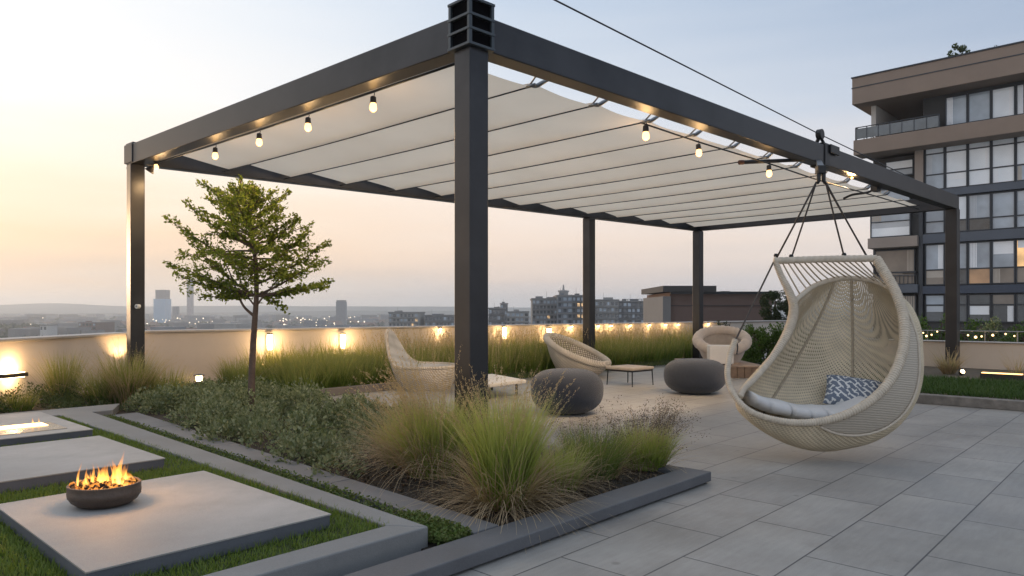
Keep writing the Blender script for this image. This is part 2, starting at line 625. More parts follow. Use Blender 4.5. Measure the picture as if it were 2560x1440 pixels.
# raised concrete path round the lawn (an L) and the band behind it
mb = MB()
mb.prism([ab(1.93, 2.53), ab(2.045, 2.385), ab(2.258, 7.41), ab(1.99, 7.41)], 0.0, 0.118)
mb.prism([ab(-3.6, 2.385), ab(2.043, 2.385), ab(1.928, 2.53), ab(-3.6, 2.53)], 0.0, 0.118)
mb.prism([ab(-3.6, 7.412), ab(2.44, 7.412), ab(2.66, 7.88), ab(-3.6, 7.88)], 0.0, 0.115)
tag(mb.build("concrete_path", M_path, bevel=0.006), kind="structure")
mb = MB()
cuts = [2.285, 3.55, 5.15, 6.35, 7.408]
for i in range(4):
    b0, b1_ = cuts[i] + .004, cuts[i + 1] - .004
    e0 = lambda b: 2.222 + (b - 2.285) * (2.425 - 2.222) / 5.03
    e1 = lambda b: 2.385 + (b - 2.285) * (2.655 - 2.385) / 5.03
    mb.prism([ab(e0(b0), b0), ab(e1(b0), b0), ab(e1(b1_), b1_), ab(e0(b1_), b1_)], 0.0, 0.07)
tag(mb.build("edging_path", M_kerb, bevel=0.005), kind="structure")
mb = MB()
mb.prism([ab(-1.2, 2.095), ab(4.06, 2.095), ab(4.06, 2.276), ab(-1.2, 2.276)], 0.012, 0.07)
mb.prism([ab(-1.2, 2.115), ab(4.04, 2.115), ab(4.04, 2.27), ab(-1.2, 2.27)], 0.0, 0.0115)
mb.prism([ab(3.93, 2.279), ab(4.06, 2.279), ab(4.06, 7.3), ab(3.93, 7.3)], 0.0, 0.068)
tag(mb.build("planter_kerb", mat_basic("dark_kerb_stone", (0.115, 0.12, 0.13), rough=0.6, var=0.16, scale=4.0, bump=0.15, bscale=70, stain=0.35, grain=0.12), bevel=0.005), kind="structure")
mb = MB()
mb.prism([ab(4.5, 7.70), ab(7.4, 7.70), ab(7.4, 7.82), ab(4.5, 7.82)], 0.0, 0.09)
tag(mb.build("bed_kerb", mat_basic("brown_kerb_stone", (0.16, 0.145, 0.135), rough=0.7, var=0.15, scale=4, bump=0.15), bevel=0.006), kind="structure")

# right bed
mb = MB()
mb.prism([ab(9.30, -3), ab(14.0, -3), ab(14.0, 5.2), ab(9.30, 3.6)], 0.001, 0.10)
tag(mb.build("right_bed_ground", mat_basic("bed_soil", (0.10, 0.08, 0.055), rough=0.95, var=0.35, scale=14, bump=0.6)), kind="structure")
mb = MB()
mb.prism([ab(9.16, -3), ab(9.298, -3), ab(9.298, 3.6), ab(9.16, 3.6)], 0.0, 0.105)
tag(mb.build("stone_kerb", M_stone, bevel=0.008), kind="structure")

# ------------------------------------------------------------------ stepping platforms on the lawn
def platform(a0, a1, b0, b1, label):
    c = ab((a0 + a1) / 2, (b0 + b1) / 2, 0.105)
    r = thing("concrete_platform", c, label, "platform", "concrete platforms on the lawn")
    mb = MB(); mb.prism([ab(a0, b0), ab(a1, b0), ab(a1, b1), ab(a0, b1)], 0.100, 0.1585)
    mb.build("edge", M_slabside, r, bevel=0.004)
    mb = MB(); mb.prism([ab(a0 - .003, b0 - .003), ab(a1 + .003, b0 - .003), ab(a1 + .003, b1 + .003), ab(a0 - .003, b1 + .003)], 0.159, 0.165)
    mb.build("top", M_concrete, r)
    return r

platform(.813, 1.77, 2.72, 3.97, "square concrete platform on the lawn carrying the round fire bowl")
platform(.57, 1.765, 4.487, 5.634, "bare concrete platform between the fire bowl platform and the burner platform")
platform(.31, 1.83, 5.98, 7.36, "concrete platform with the glowing linear burner in its top")

# ------------------------------------------------------------------ parapet walls
W0 = Vector((-5.9, 5.3, 0)); WJ = Vector((-5.04, 9.55, 0)); W3 = Vector((4.33, 17.3, 0)); W4 = Vector((11.5, 23.2, 0))
def wall(p0, p1, z0, z1, label, thick=0.22, capw=0.30, caph=0.035, mats=(None, None), base=-0.4):
    d = (p1 - p0).normalized(); nrm = Vector((-d.y, d.x, 0))      # away from the terrace
    if nrm.y < 0: nrm = -nrm
    r = thing("parapet_wall", ((p0 + p1) / 2), label, "wall")
    def slab(off0, off1, zb0, zb1, zt0, zt1):
        a, b = p0 + nrm * off0, p1 + nrm * off0
        c2, d2 = p1 + nrm * off1, p0 + nrm * off1
        v = [(a.x, a.y, zb0), (b.x, b.y, zb1), (c2.x, c2.y, zb1), (d2.x, d2.y, zb0), (a.x, a.y, zt0), (b.x, b.y, zt1), (c2.x, c2.y, zt1), (d2.x, d2.y, zt0)]
        return v, [(3, 2, 1, 0), (4, 5, 6, 7), (0, 1, 5, 4), (1, 2, 6, 5), (2, 3, 7, 6), (3, 0, 4, 7)]
    mb = MB(); mb.add(*slab(0, thick, base, base, z0 - caph, z1 - caph)); mb.build("wall_body", mats[0] or M_wall, r)
    mb = MB(); mb.add(*slab(-.035, thick + .035, z0 - caph + .002, z1 - caph + .002, z0, z1)); mb.build("coping", mats[1] or M_cap, r, bevel=0.008)
    return r

wall(W0, WJ, 0.73, 0.772, "low beige parapet wall behind the lawn, left of the post with the round badge")
wall(WJ + Vector((.02, .02, 0)), W4, 0.79, 0.80, "long beige parapet wall running behind the tall grass and lounge chairs")
wall(ab(14.0, -4), ab(14.0, 5.4), 0.545, 0.545, "cream garden wall behind the dark lawn and the post on the right", caph=0.02,
     mats=(mat_basic("cream_wall", (0.66, 0.57, 0.47), rough=0.85, var=0.06, scale=1.6, bump=0.1, stain=0.12), M_cap))

# ------------------------------------------------------------------ the pergola
P1 = Vector((-.26, 4.60, 0)); P2 = Vector((-4.28, 8.19, 0)); P3 = Vector((7.19, 11.75, 0)); P5 = Vector((3.86, 14.94, 0))
P4 = P2 + (P5 - P2) * 0.695
ZB, ZT = 2.71, 2.93
RU = (P3 - P1).normalized(); RN = Vector((-RU.y, RU.x, 0))      # RN points to the inside
LU = (P2 - P1).normalized(); BU = (P5 - P2).normalized(); BN = Vector((BU.y, -BU.x, 0))
perg = thing("pergola", (P1.x, P1.y, 0.0), "large charcoal steel pergola with a pleated cream fabric canopy over the terrace", "pergola")

def post(p, zb, w_=0.15, top=ZB):
    mb = MB()
    mb.obox((p.x, p.y, (zb + top) / 2), RU * w_ / 2, RN * w_ / 2, (0, 0, (top - zb) / 2))
    return mb.build("post", M_metal, perg, bevel=0.006)

post(P1, 0.0, 0.155); pl = post(P2, 0.0); post(P3, 0.05, 0.17); post(P4, 0.0, 0.16); post(P5, 0.0, 0.16)
# a round badge on the left post
bc = px(343, 766, 8.09)
mb = MB(); mb.tube([bc + Vector((.3, 1, 0)).normalized() * .03, bc - Vector((.3, 1, 0)).normalized() * .012], 0.024, 20)
mb.build("badge", mat_basic("pale_badge", (.75, .74, .7), rough=.4), pl)
mb = MB(); mb.tube([bc - Vector((.3, 1, 0)).normalized() * .0125, bc - Vector((.3, 1, 0)).normalized() * .016], 0.013, 16)
mb.build("badge", M_steel, pl)

def beam(p0, p1, w_=0.15, z0=ZB, z1=ZT, name="beam"):
    mb = MB()
    a, b = Vector((p0.x, p0.y, (z0 + z1) / 2)), Vector((p1.x, p1.y, (z0 + z1) / 2))
    mb.bar(a, b, w_, z1 - z0)
    return mb.build(name, M_metal, perg, bevel=0.006)

h = 0.075
beam(P1 + RU * .098, P3 + RU * h)                              # front beam
beam(P1 + LU * .098, P2 + LU * h)                              # left beam
beam(P2 + BU * .08, P5 + BU * h, 0.14, ZB + .003, ZT - .003)   # rear beam
FU = (P3 - P5).normalized()
beam(P5 + FU * .09, P3 - FU * .09, 0.14, ZB + .003, ZT - .003)  # far beam

# louvred cap on the near corner
cc = Vector((P1.x, P1.y, 0)); hs = 0.105
mb = MB()
mb.obox((cc.x, cc.y, 2.87), RU * .088, RN * .088, (0, 0, .14))
mb.build("recess_shade_block", mat_basic("painted_recess_shade", (.004, .004, .005), rough=.95, var=.1, spec=.05), perg)  # near-black block paints the shade inside the cap openings
mb = MB()
for sx in (-1, 1):
    for sy in (-1, 1):
        q = cc + RU * sx * (hs - .012) + RN * sy * (hs - .012)
        mb.obox((q.x, q.y, 2.865), RU * .012, RN * .012, (0, 0, .142))
for z in (2.716, 2.81, 2.90, 3.0):
    mb.obox((cc.x, cc.y, z), RU * (hs + .004), RN * (hs + .004), (0, 0, .009))
mb.build("corner_cap", mat_basic("slate_metal", (0.05, 0.062, 0.072), rough=0.38, metal=0.4, var=0.1), perg, bevel=0.003)
mb = MB()                                                       # clamp on the left post head
q = P2 + LU * .0
mb.obox((q.x, q.y, 2.83) , LU * .115, LU.cross(Vector((0, 0, 1))) * .085, (0, 0, .105))
mb.obox(Vector((q.x, q.y, 2.955)) + LU * .06, LU * .10, LU.cross(Vector((0, 0, 1))) * .05, (0, 0, .012))
mb.obox(Vector((q.x, q.y, 2.70)) + LU * .11, LU * .09, LU.cross(Vector((0, 0, 1))) * .03, (0, 0, .01))
mb.build("corner_clamp", M_metal, perg, bevel=0.006)

# --- fabric canopy: cloth hung between rods that run across
FZ = 2.755
NR = 14
al = [0.14 + 0.735 * k for k in range(NR)]
fr = []; rr_ = []
RAT = 10.35 / 9.95
for k in range(NR):
    f = P1 + RU * al[k] + RN * (.36 - .02 * min(1, k))
    r = P2 + BU * (al[k] * RAT + .06) + BN * .22
    fr.append(Vector((f.x, f.y, FZ))); rr_.append(Vector((r.x, r.y, FZ - .005)))
rows = []
SN, TN = 14, 12
SV = [0.0, .012, .03, .08, .16, .26, .38, .5, .62, .74, .85, .94]
for k in range(NR - 1):                  # each pleat rises steeply behind its rod and falls slowly to the next one
    for s_ in SV + ([1.0] if k == NR - 2 else []):
        bow = math.sin(PI * s_)
        saw = .125 * ((s_ / .03) if s_ < .03 else (1 - (s_ - .03) / .97) ** .85) - .012 * bow
        row = []
        for j in range(TN + 1):
            u = j / TN
            q = fr[k].lerp(fr[k + 1], s_).lerp(rr_[k].lerp(rr_[k + 1], s_), u)
            q = q + (RN * .03 * bow * (1 - u) ** 3) - (RN * .03 * bow * u ** 6)
            z = q.z + saw * (.20 + .80 * min(1, u * 4)) - 0.01 * math.sin(PI * u) * (1 + .4 * math.sin(k * 2.1)) + .004 * math.sin(7 * u + 5 * s_ + k)
            row.append(Vector((q.x, q.y, z)))
        rows.append(row)
M_cloth, t, out = new_mat("canopy_cloth")
tc = t.n("ShaderNodeTexCoord")
nz = t.n("ShaderNodeTexNoise", Scale=1.3, Detail=4.0)
t.l(tc.outputs["Object"], nz.inputs["Vector"])
wv = t.n("ShaderNodeTexNoise", Scale=420.0, Detail=1.0)
t.l(tc.outputs["Object"], wv.inputs["Vector"])
cc_ = t.ramp(nz.outputs[0], [(0.3, (.84, .73, .585)), (0.7, (.92, .81, .66))])
di = t.n("ShaderNodeBsdfDiffuse"); tr = t.n("ShaderNodeBsdfTranslucent"); mx = t.n("ShaderNodeMixShader")
mx.inputs[0].default_value = 0.62
bu = t.n("ShaderNodeBump", Strength=0.12, Distance=0.002)
t.l(wv.outputs[0], bu.inputs["Height"]); t.l(bu.outputs[0], di.inputs["Normal"])
t.l(cc_, di.inputs[0]); t.l(cc_, tr.inputs[0])
t.l(di.outputs[0], mx.inputs[1]); t.l(tr.outputs[0], mx.inputs[2]); t.l(mx.outputs[0], out.inputs[0])
mb = MB(); mb.loft(rows)
can = mb.build("canopy", M_cloth, perg, smooth=True)
rmb = None
for k in range(NR):
    mb = MB()
    a, b = fr[k] + Vector((0, 0, -.006)), rr_[k] + Vector((0, 0, -.006))
    mid = a.lerp(b, .5) + Vector((0, 0, -.012))
    mb.tube(catmull([a - (b - a).normalized() * (.05 if k else .22), mid, b + (b - a).normalized() * .14], 5), 0.006 if k else 0.010, 6)
    mb.build("rod", M_metal, perg, smooth=True)
# little wing shaped clips and stays that tie the rods to the front beam
def clip(k):
    f = fr[k]
    mb = MB()
    n_ = (rr_[k] - fr[k]).normalized()
    c0 = f + Vector((0, 0, .0))
    mb.tube([c0 + n_ * .03, c0 - n_ * .05], .014, 8)
    wing = catmull([c0 + RU * .0, c0 + RU * .05 - n_ * .02 + Vector((0, 0, .008)), c0 + RU * .11 - n_ * .03 + Vector((0, 0, .045)), c0 + RU * .17 - n_ * .035 + Vector((0, 0, .075))], 4)
    mb.tube(wing, [.008 + .011 * math.sin(PI * i / (len(wing) - 1)) for i in range(len(wing))], 6)
    mb.tube([c0 + Vector((0, 0, .01)), c0 - RU * .06 - n_ * .22 + Vector((0, 0, .13))], .0075, 6)
    mb.build("clip", M_steel, perg, smooth=True)
for k in range(1, 12): clip(k)

# cable with lamps runs under the cloth edge beside the front beam
cab = [px(1600, 306, 6.5), px(1750, 356, 7.05), px(1923, 409, 7.72), px(2049, 451, 8.45), px(2195, 492, 9.7), px(2296, 523, 10.85)]
mb = MB(); mb.tube(catmull(cab, 5), .008, 6); mb.build("lamp_cable", M_dark, perg, smooth=True)

# saddle clamp on the front beam with pulley, and the cross rod below
T_ = 0.507
q = P1 + (P3 - P1) * T_
mb = MB()
mb.obox((q.x, q.y, 2.82), RU * .06, RN * .088, (0, 0, .123))
mb.obox(Vector((q.x, q.y, 2.952)) + RU * .16 - RN * .02, RU * .22, RN * .05, (0, 0, .012))
mb.obox(Vector((q.x, q.y, 2.90)) + RU * .16 - RN * .10, RU * .12, RN * .012, (0, 0, .05))
sad = mb.build("saddle_clamp", M_dark, perg, bevel=0.006)
pc = px(2050, 336, 8.12)
mb = MB()
mb.tube([pc - RN * .03, pc + RN * .03], .058, 20)
mb.tube([pc + Vector((0, 0, -.02)), Vector((q.x, q.y, 2.95)) - RU * .10], .022, 8)
mb.tube([pc + Vector((0, 0, -.02)), Vector((q.x, q.y, 2.95)) + RU * .16], .018, 8)
mb.build("pulley", M_dark, sad, bevel=0.004)
mb = MB()
rod0, rod1 = px(1852, 406, 7.72), px(2036, 398, 8.0)
mb.tube([rod0, rod1], .021, 10)
rd = mb.build("cross_rod", M_metal, perg, smooth=True)
mb = MB(); mb.tube([rod0 + (rod0 - rod1).normalized() * .02, rod0 + (rod1 - rod0).normalized() * .03], .025, 12)
mb.build("end_cap", mat_basic("rust_cap", (.09, .035, .025), rough=.6), rd)
# overhead steel wire, parallel to the front beam
wz = pc + Vector((0, 0, .0))
mb = MB()
wd_ = (wz - px(1383, 0, 4.6)); wd_.z = 0; wd_.normalize()
we_ = P1 + (P3 - P1) * .90; we_.z = ZT + .005
mb.tube([wz - wd_ * 14.0, wz - wd_ * .02, we_], .0058, 6)
tag(mb.build("steel_wire", M_dark, loc=wz), "thin dark steel wire stretched over the front beam through the pulley", "wire")
# small hook bracket further along the beam
q2 = P1 + (P3 - P1) * 0.70
mb = MB()
b0 = Vector((q2.x, q2.y, ZB - .0)) + RN * .1
mb.tube(catmull([b0, b0 + RN * .10 + Vector((0, 0, -.05)), b0 + RN * .30 + Vector((0, 0, -.06)), b0 + RN * .42 + Vector((0, 0, -.10))], 4), .016, 8)
mb.obox(b0 + Vector((0, 0, .0)), RU * .07, RN * .04, (0, 0, .05))
mb.build("hook_bracket", M_dark, perg)
# ------------------------------------------------------------------ string lamps under the pergola
M_glow = mat_emit("bulb_glow", (1.0, 0.56, 0.20), 2.6)
M_lens = mat_emit("lamp_lens", (1.0, 0.72, 0.38), 9.0)
M_sock = mat_basic("lamp_socket", (0.035, 0.030, 0.027), rough=0.5, var=0.1)
BULB_W = 14.0

def lamp(name, top, s, label, group, lean=(0, 0, -1), watt=BULB_W, aim=None, ang=165, fill=3.0):
    col_ = (1.0, .70, .42) if aim else WARM
    """hook, socket and glass hanging from top; s = length of the whole lamp"""
    top = Vector(top); dn = Vector(lean).normalized()
    r = thing(name, top, label, "string lamp", group)
    mb = MB(); mb.tube(catmull([top + Vector((.006, 0, .012)), top + Vector((.010, 0, -.01)), top + dn * s * .22], 4), .0035, 6)
    mb.build("hook", M_dark, r, smooth=True)
    mb = MB(); mb.tube([top + dn * s * .16, top + dn * s * .20, top + dn * s * .5, top + dn * s * .52], [s * .10, s * .15, s * .17, s * .15], 14)
    mb.build("socket", M_sock, r)
    pr = [(.50, .13), (.56, .155), (.70, .19), (.82, .20), (.92, .16), (.98, .08), (1.0, .01)]
    mb = MB(); mb.tube([top + dn * s * a for a, _ in pr], [s * b for _, b in pr], 16)
    mb.build("bulb", M_glow, r, smooth=True)
    spot_light("bulb_light", top + dn * (s * 1.0 + .03), top + (aim or (dn * 3 + RN * .5)), watt, col_, ang, .8, .03, r)
    point_light("bulb_light", top + dn * (s + .12), fill, WARM, .06, r)
    return r

Cf, Cr = fr[0] + Vector((0, 0, -.01)), rr_[0] + Vector((0, 0, -.01))
def on_cable(x):
    rx = (x - CX) / F
    e = Cr - Cf
    s_ = (rx * Cf.y - Cf.x) / (e.x - rx * e.y)
    return Cf + e * s_
left = [(538, "second string lamp from the left post, hung under the left beam"),
        (648, "third string lamp from the left post, in the middle of the left cable"),
        (770, "fourth string lamp from the left post, one before the corner post"),
        (933, "string lamp under the left beam nearest to the louvred corner post")]
for x, lb in left:
    lamp("string_lamp", on_cable(x) + Vector((0, 0, -.015)), .145, lb, "lamps along the left beam")
lf = px(386, 398, 8.0)
r = lamp("string_lamp", lf, .12, "spot lamp with a small open shade right beside the left post head", "lamps along the left beam", lean=(.25, 0, -1))
mb = MB(); mb.tube([lf + Vector((-.02, -.01, -.09)), lf + Vector((-.05, -.02, -.14))], [.018, .05], 14, cap=False)
mb.build("shade", M_sock, r, solid=0.004)
for x, y, d, s, lean, lb in [(1614, 306, 6.5, .165, (.02, 0, -1), "string lamp with black socket nearest to the corner post under the front beam"),
                             (1745, 354, 7.05, .15, (.08, 0, -1), "string lamp with black socket in front of the pleats, second under the front beam"),
                             (1922, 407, 7.72, .155, (.03, 0, -1), "string lamp just below the cross rod with the rusty end"),
                             (2128, 440, 9.0, .09, (-.3, -.9, -.4), "lamp turned to the viewer under the front beam, right of the chair ropes")]:
    lamp("string_lamp", px(x, y, d), s, lb, "lamps along the front beam", lean, 85.0, RN * 2.6 + Vector((0, 0, -2.2)), 112, 11.0 if x > 2000 else 3.0)

# ------------------------------------------------------------------ wall lamps
LW0, LW1 = WJ + Vector((.02, .02, 0)), W4
def on_wall(x, p0=LW0, p1=LW1, off=0.0, z=0.0):
    rx = (x - CX) / F
    e = p1 - p0
    s_ = (rx * p0.y - p0.x) / (e.x - rx * e.y)
    q = p0 + e * s_
    nrm = Vector((e.y, -e.x, 0)).normalized()
    if nrm.y > 0: nrm = -nrm
    q = q + nrm * off
    return Vector((q.x, q.y, z)), nrm, e.normalized()

def sconce(x, y, label, hgt=.23, wid=.08, watt=14.0):
    q, n_, e_ = on_wall(x)
    z = EYE + (HZ - y) / F * q.y
    q.z = z
    r = thing("wall_lamp", q, label, "wall lamp", "glowing lamps on the long wall")
    mb = MB(); mb.obox(q + n_ * .012, e_ * (wid * .40), n_ * .012, (0, 0, hgt * .45)); mb.build("back_plate", M_steel, r, bevel=.004)
    mb = MB()
    pr = [(-.5, .7), (-.46, .95), (-.2, 1), (.2, 1), (.46, .95), (.5, .7)]
    mb.lathe([(wid * .5 * b, hgt * a) for a, b in pr], q + n_ * .07, 20)
    mb.build("glass", M_lens, r, smooth=True)
    mb = MB(); mb.lathe([(wid * .52, 0), (wid * .52, .018)], q + n_ * .07 + Vector((0, 0, hgt * .5)), 20); mb.build("cap", M_sock, r)
    spot_light("wall_light", q + n_ * .07 + Vector((0, 0, -hgt * .5 - .015)), q + n_ * .02 + Vector((0, 0, -1)), watt * 1.8, WARM, 64, .9, .03, r)
    point_light("wall_light", q + n_ * .16 + Vector((0, 0, -.03)), watt * .5, WARM, .05, r)
sconce(670, 855, "glowing wall lamp behind the tree, just right of its trunk")
sconce(852, 853, "glowing wall lamp over the tall grass, left of the high-backed chair")
sconce(1255, 832, "glowing wall lamp just right of the corner post", .22, .075, 12.0)
sconce(1367, 838, "glowing wall lamp above the left edge of the shell lounge chair", .28, .095, 16.0)

def puck(x, label, watt=2.4):
    q, n_, e_ = on_wall(x, off=.030, z=0.745)
    q.z = 0.79 + .01 * ((q - LW0).length / (LW1 - LW0).length) - .037
    r = thing("coping_lamp", q, label, "coping lamp", "small lamps under the coping of the long wall")
    mb = MB(); mb.lathe([(.034, -.012), (.036, 0)], q + n_ * .02, 16); mb.build("rim", M_sock, r)
    mb = MB(); mb.lathe([(.006, -.034), (.022, -.028), (.028, -.0125)], q + n_ * .02, 16); mb.build("lens", M_lens, r, smooth=True)
    point_light("coping_light", q + n_ * .075 + Vector((0, 0, -.07)), watt, WARM, .03, r)
for x, lb in [(1097, "small lamp under the coping just left of the corner post"),
              (1425, "small lamp under the coping above the shell lounge chair"),
              (1492, "small lamp under the coping close to the right of the slim middle post"),
              (1524, "small lamp under the coping, second right of the slim middle post"),
              (1572, "small lamp under the coping, in line with the middle of the little square stool"),
              (1620, "small lamp under the coping, in line with the right side of the little square stool"),
              (1660, "small lamp under the coping below the pale end of the brown building"),
              (1692, "small lamp under the coping just left of the rear corner post"),
              (1768, "small lamp under the coping just right of the rear corner post")]:
    puck(x, lb)

# bar shaped lamp on the left wall
def wall_bar(x, y, wid, label, watt):
    q, n_, e_ = on_wall(x, W0, WJ)
    q.z = EYE + (HZ - y) / F * q.y
    r = thing("bar_lamp", q, label, "wall lamp")
    mb = MB(); mb.obox(q + n_ * .05, e_ * wid / 2, n_ * .05, (0, 0, .022)); mb.build("housing", M_sock, r, bevel=.006)
    mb = MB(); mb.obox(q + n_ * .052 + Vector((0, 0, .0255)), e_ * (wid / 2 - .03), n_ * .03, (0, 0, .003)); mb.build("lens", M_lens, r)
    mb = MB(); mb.obox(q + n_ * .052 - Vector((0, 0, .0255)), e_ * (wid / 2 - .03), n_ * .03, (0, 0, .003)); mb.build("lens", M_lens, r)
    point_light("wall_light", q + n_ * .08 + Vector((0, 0, .10)), watt, WARM, .05, r)
    point_light("wall_light", q + n_ * .07 - Vector((0, 0, .08)), watt * .3, WARM, .04, r)
wall_bar(20, 938, .32, "black bar lamp throwing light up and down the wall at the left edge", 4.5)

def ground_lamp(q, aim, label, watt, ang=95, hgt=.07):
    q = Vector(q); d = (Vector(aim) - q).normalized()
    r = thing("ground_lamp", q, label, "ground lamp")
    mb = MB(); mb.tube([q - Vector((0, 0, .0)), q + Vector((0, 0, hgt))], .008, 8)
    h0 = q + Vector((0, 0, hgt))
    mb.tube([h0 - d * .035, h0 - d * .03, h0 + d * .03, h0 + d * .034], [.02, .034, .036, .034], 16)
    mb.build("housing", M_sock, r)
    mb = MB(); mb.tube([h0 + d * .0345, h0 + d * .039], [.030, .024], 16); mb.build("lens", M_lens, r)
    spot_light("ground_light", h0 + d * .06, h0 + d * 1.06, watt, WARM, ang, .8, .03, r)
    return r
q, n_, e_ = on_wall(296, W0, WJ, off=.22, z=.25)
ground_lamp(q, q - n_ * .22 + Vector((0, 0, .42)), "spike lamp hidden in the tall grass by the left post, lighting the wall", 14, 110, .10)
# little bollard spot in the bed behind the tree
q = px(498, 972, 8.25); q.z = .045
r = thing("bollard_lamp", q, "tiny bollard lamp in the low plants between the left post and the tree", "bollard lamp")
mb = MB(); mb.tube([q, q + Vector((0, 0, .20))], .012, 8); mb.lathe([(.055, .195), (.06, .205)], q, 18); mb.lathe([(.062, .268), (.06, .275), (.02, .285)], q, 18); mb.build("stem", M_sock, r)
mb = MB(); mb.lathe([(.03, .2055), (.036, .22), (.036, .25), (.03, .267)], q, 18); mb.build("lens", M_lens, r, smooth=True)
point_light("bollard_light", q + Vector((0, -.09, .24)), .8, WARM, .03, r)
# right bed
q = px(2505, 946, 10.0); q.z = .10
r = thing("strip_lamp", q, "flat glowing strip lamp set in the dark lawn below the cream wall", "ground lamp")
mb = MB(); mb.obox(q + Vector((0, 0, .04)), BX * .25, AX * .06, (0, 0, .04)); mb.build("housing", M_sock, r, bevel=.005)
mb = MB(); mb.obox(q + Vector((0, 0, .085)), BX * .235, AX * .05, (0, 0, .005)); mb.build("lens", M_glow, r)
for k in (-.12, .12):
    spot_light("strip_light", q + Vector((0, 0, .12)) + BX * k, q + AX * 1.2 + Vector((0, 0, .5)) + BX * k, 4, WARM, 120, .9, .05, r)
q = px(2404, 938, 10.6); q.z = .10
ground_lamp(q, q + Vector((-.05, -.5, .25)), "tiny spike lamp at the foot of the right post", .8, 90, .05)

# ------------------------------------------------------------------ linear burner in the far platform
r = thing("linear_burner", ab(1.2, 6.38, .165), "glowing linear gas burner let into the platform top", "burner")
mb = MB(); mb.prism([ab(.32, 6.15), ab(1.71, 6.15), ab(1.71, 6.61), ab(.32, 6.61)], .1655, .169); mb.build("tray", mat_basic("burner_steel", (.42, .36, .29), rough=.25, metal=.8, var=.05), r)
M_strip = mat_emit("burner_strip", (1.0, .62, .25), 3.2)
for a0, a1 in [(.33, .89), (1.01, 1.65)]:
    mb = MB(); mb.prism([ab(a0, 6.40), ab(a1, 6.40), ab(a1, 6.58), ab(a0, 6.58)], .1695, .174); mb.build("flame_strip", M_strip, r, bevel=.002)
M_flame, t, out = new_mat("flame")
tc = t.n("ShaderNodeTexCoord"); g = t.n("ShaderNodeSeparateXYZ"); t.l(tc.outputs["Generated"], g.inputs[0])
nz = t.n("ShaderNodeTexNoise", Scale=14.0, Detail=3.0); t.l(tc.outputs["Object"], nz.inputs["Vector"])
em = t.n("ShaderNodeEmission"); trp = t.n("ShaderNodeBsdfTransparent"); mx = t.n("ShaderNodeMixShader"); lw = t.n("ShaderNodeLayerWeight", Blend=0.35)
t.l(t.ramp(g.outputs[2], [(0, (1.0, .62, .16)), (.45, (1.0, .42, .07)), (1, (.9, .26, .04))]), em.inputs[0])
t.l(t.ramp(g.outputs[2], [(0, (1, 1, 1)), (.6, (.55,) * 3), (1, (.25,) * 3)]), em.inputs[1])
st = t.math("MULTIPLY", t.ramp(g.outputs[2], [(0, (1, 1, 1)), (1, (.35,) * 3)]), 4.2); t.l(st, em.inputs[1])
fac = t.math("SUBTRACT", 1.0, lw.outputs["Facing"])
fac = t.math("MULTIPLY", fac, t.ramp(nz.outputs[0], [(.35, (.25,) * 3), (.62, (1, 1, 1))]))
fac = t.math("MULTIPLY", fac, t.ramp(g.outputs[2], [(0, (.62,) * 3), (.45, (.30,) * 3), (1, (.04,) * 3)]))
t.l(fac, mx.inputs[0]); t.l(trp.outputs[0], mx.inputs[1]); t.l(em.outputs[0], mx.inputs[2]); t.l(mx.outputs[0], out.inputs[0])
for a in (.42, .70, 1.03, 1.12, 1.52, 1.56):
    q = ab(a * 1.029, 6.48, .174)
    mb = MB(); mb.tube([q, q + Vector((.002, 0, .025)), q + Vector((-.003, 0, .06))], [.008, .005, .001], 8); mb.build("flame", M_flame, r, smooth=True)
point_light("burner_light", ab(1.1, 6.48, .24), 1.6, (1, .6, .25), .08, r)

# ------------------------------------------------------------------ fire bowl
fc = Vector(((261 - CX) / F * 3.30, 3.30, .165))
r = thing("fire_bowl", fc, "round dark stone fire bowl burning on the near platform", "fire bowl")
M_bowl = mat_basic("bowl_clay", (0.105, 0.074, 0.055), rough=0.55, var=0.35, scale=14, bump=0.35, bscale=60, stain=.4)
mb = MB()
prof = [(.02, 0), (.085, 0), (.115, .006), (.143, .030), (.154, .052), (.157, .054), (.160, .080), (.1585, .083), (.158, .112), (.160, .118), (.156, .122), (.148, .121), (.140, .105), (.10, .09), (.02, .088)]
prof = [(r_ * .96, z_ * .82) for r_, z_ in prof]
wob = lambda a, z: 1 + .012 * math.sin(3 * a + 1) + .006 * math.sin(7 * a)
mb.lathe(prof, fc, 48, 1.0, .92, wob=wob)
mb.build("bowl", M_bowl, r, smooth=True)
M_emb, t, out = new_mat("embers")
tc = t.n("ShaderNodeTexCoord"); nz = t.n("ShaderNodeTexNoise", Scale=40.0, Detail=4.0); t.l(tc.outputs["Object"], nz.inputs["Vector"])
p = t.n("ShaderNodeBsdfPrincipled", Roughness=.9)
t.l(t.ramp(nz.outputs[0], [(.4, (.02, .012, .008)), (.6, (.10, .05, .02))]), p.inputs["Base Color"])
p.inputs["Emission Color"].default_value = (1, .33, .05, 1)
t.l(t.ramp(nz.outputs[0], [(.48, (0, 0, 0)), (.66, (1.0,) * 3)]), p.inputs["Emission Strength"]); t.l(p.outputs[0], out.inputs[0])
mb = MB()
for i in range(130):
    a = random.uniform(0, 2 * PI); q = .135 * math.sqrt(random.random()); s_ = random.uniform(.008, .017)
    c0 = fc + Vector((q * math.cos(a), q * .92 * math.sin(a), .082 + random.uniform(0, .016) + .012 * (1 - q / .135)))
    d1 = Vector((random.gauss(0, 1), random.gauss(0, 1), random.gauss(0, .4))).normalized()
    d2 = d1.cross(Vector((random.gauss(0, 1), random.gauss(0, 1), 1))).normalized()
    mb.obox(c0, d1 * s_, d2 * s_ * .7, d1.cross(d2) * s_ * .6)
mb.build("embers", M_emb, r, bevel=.002)
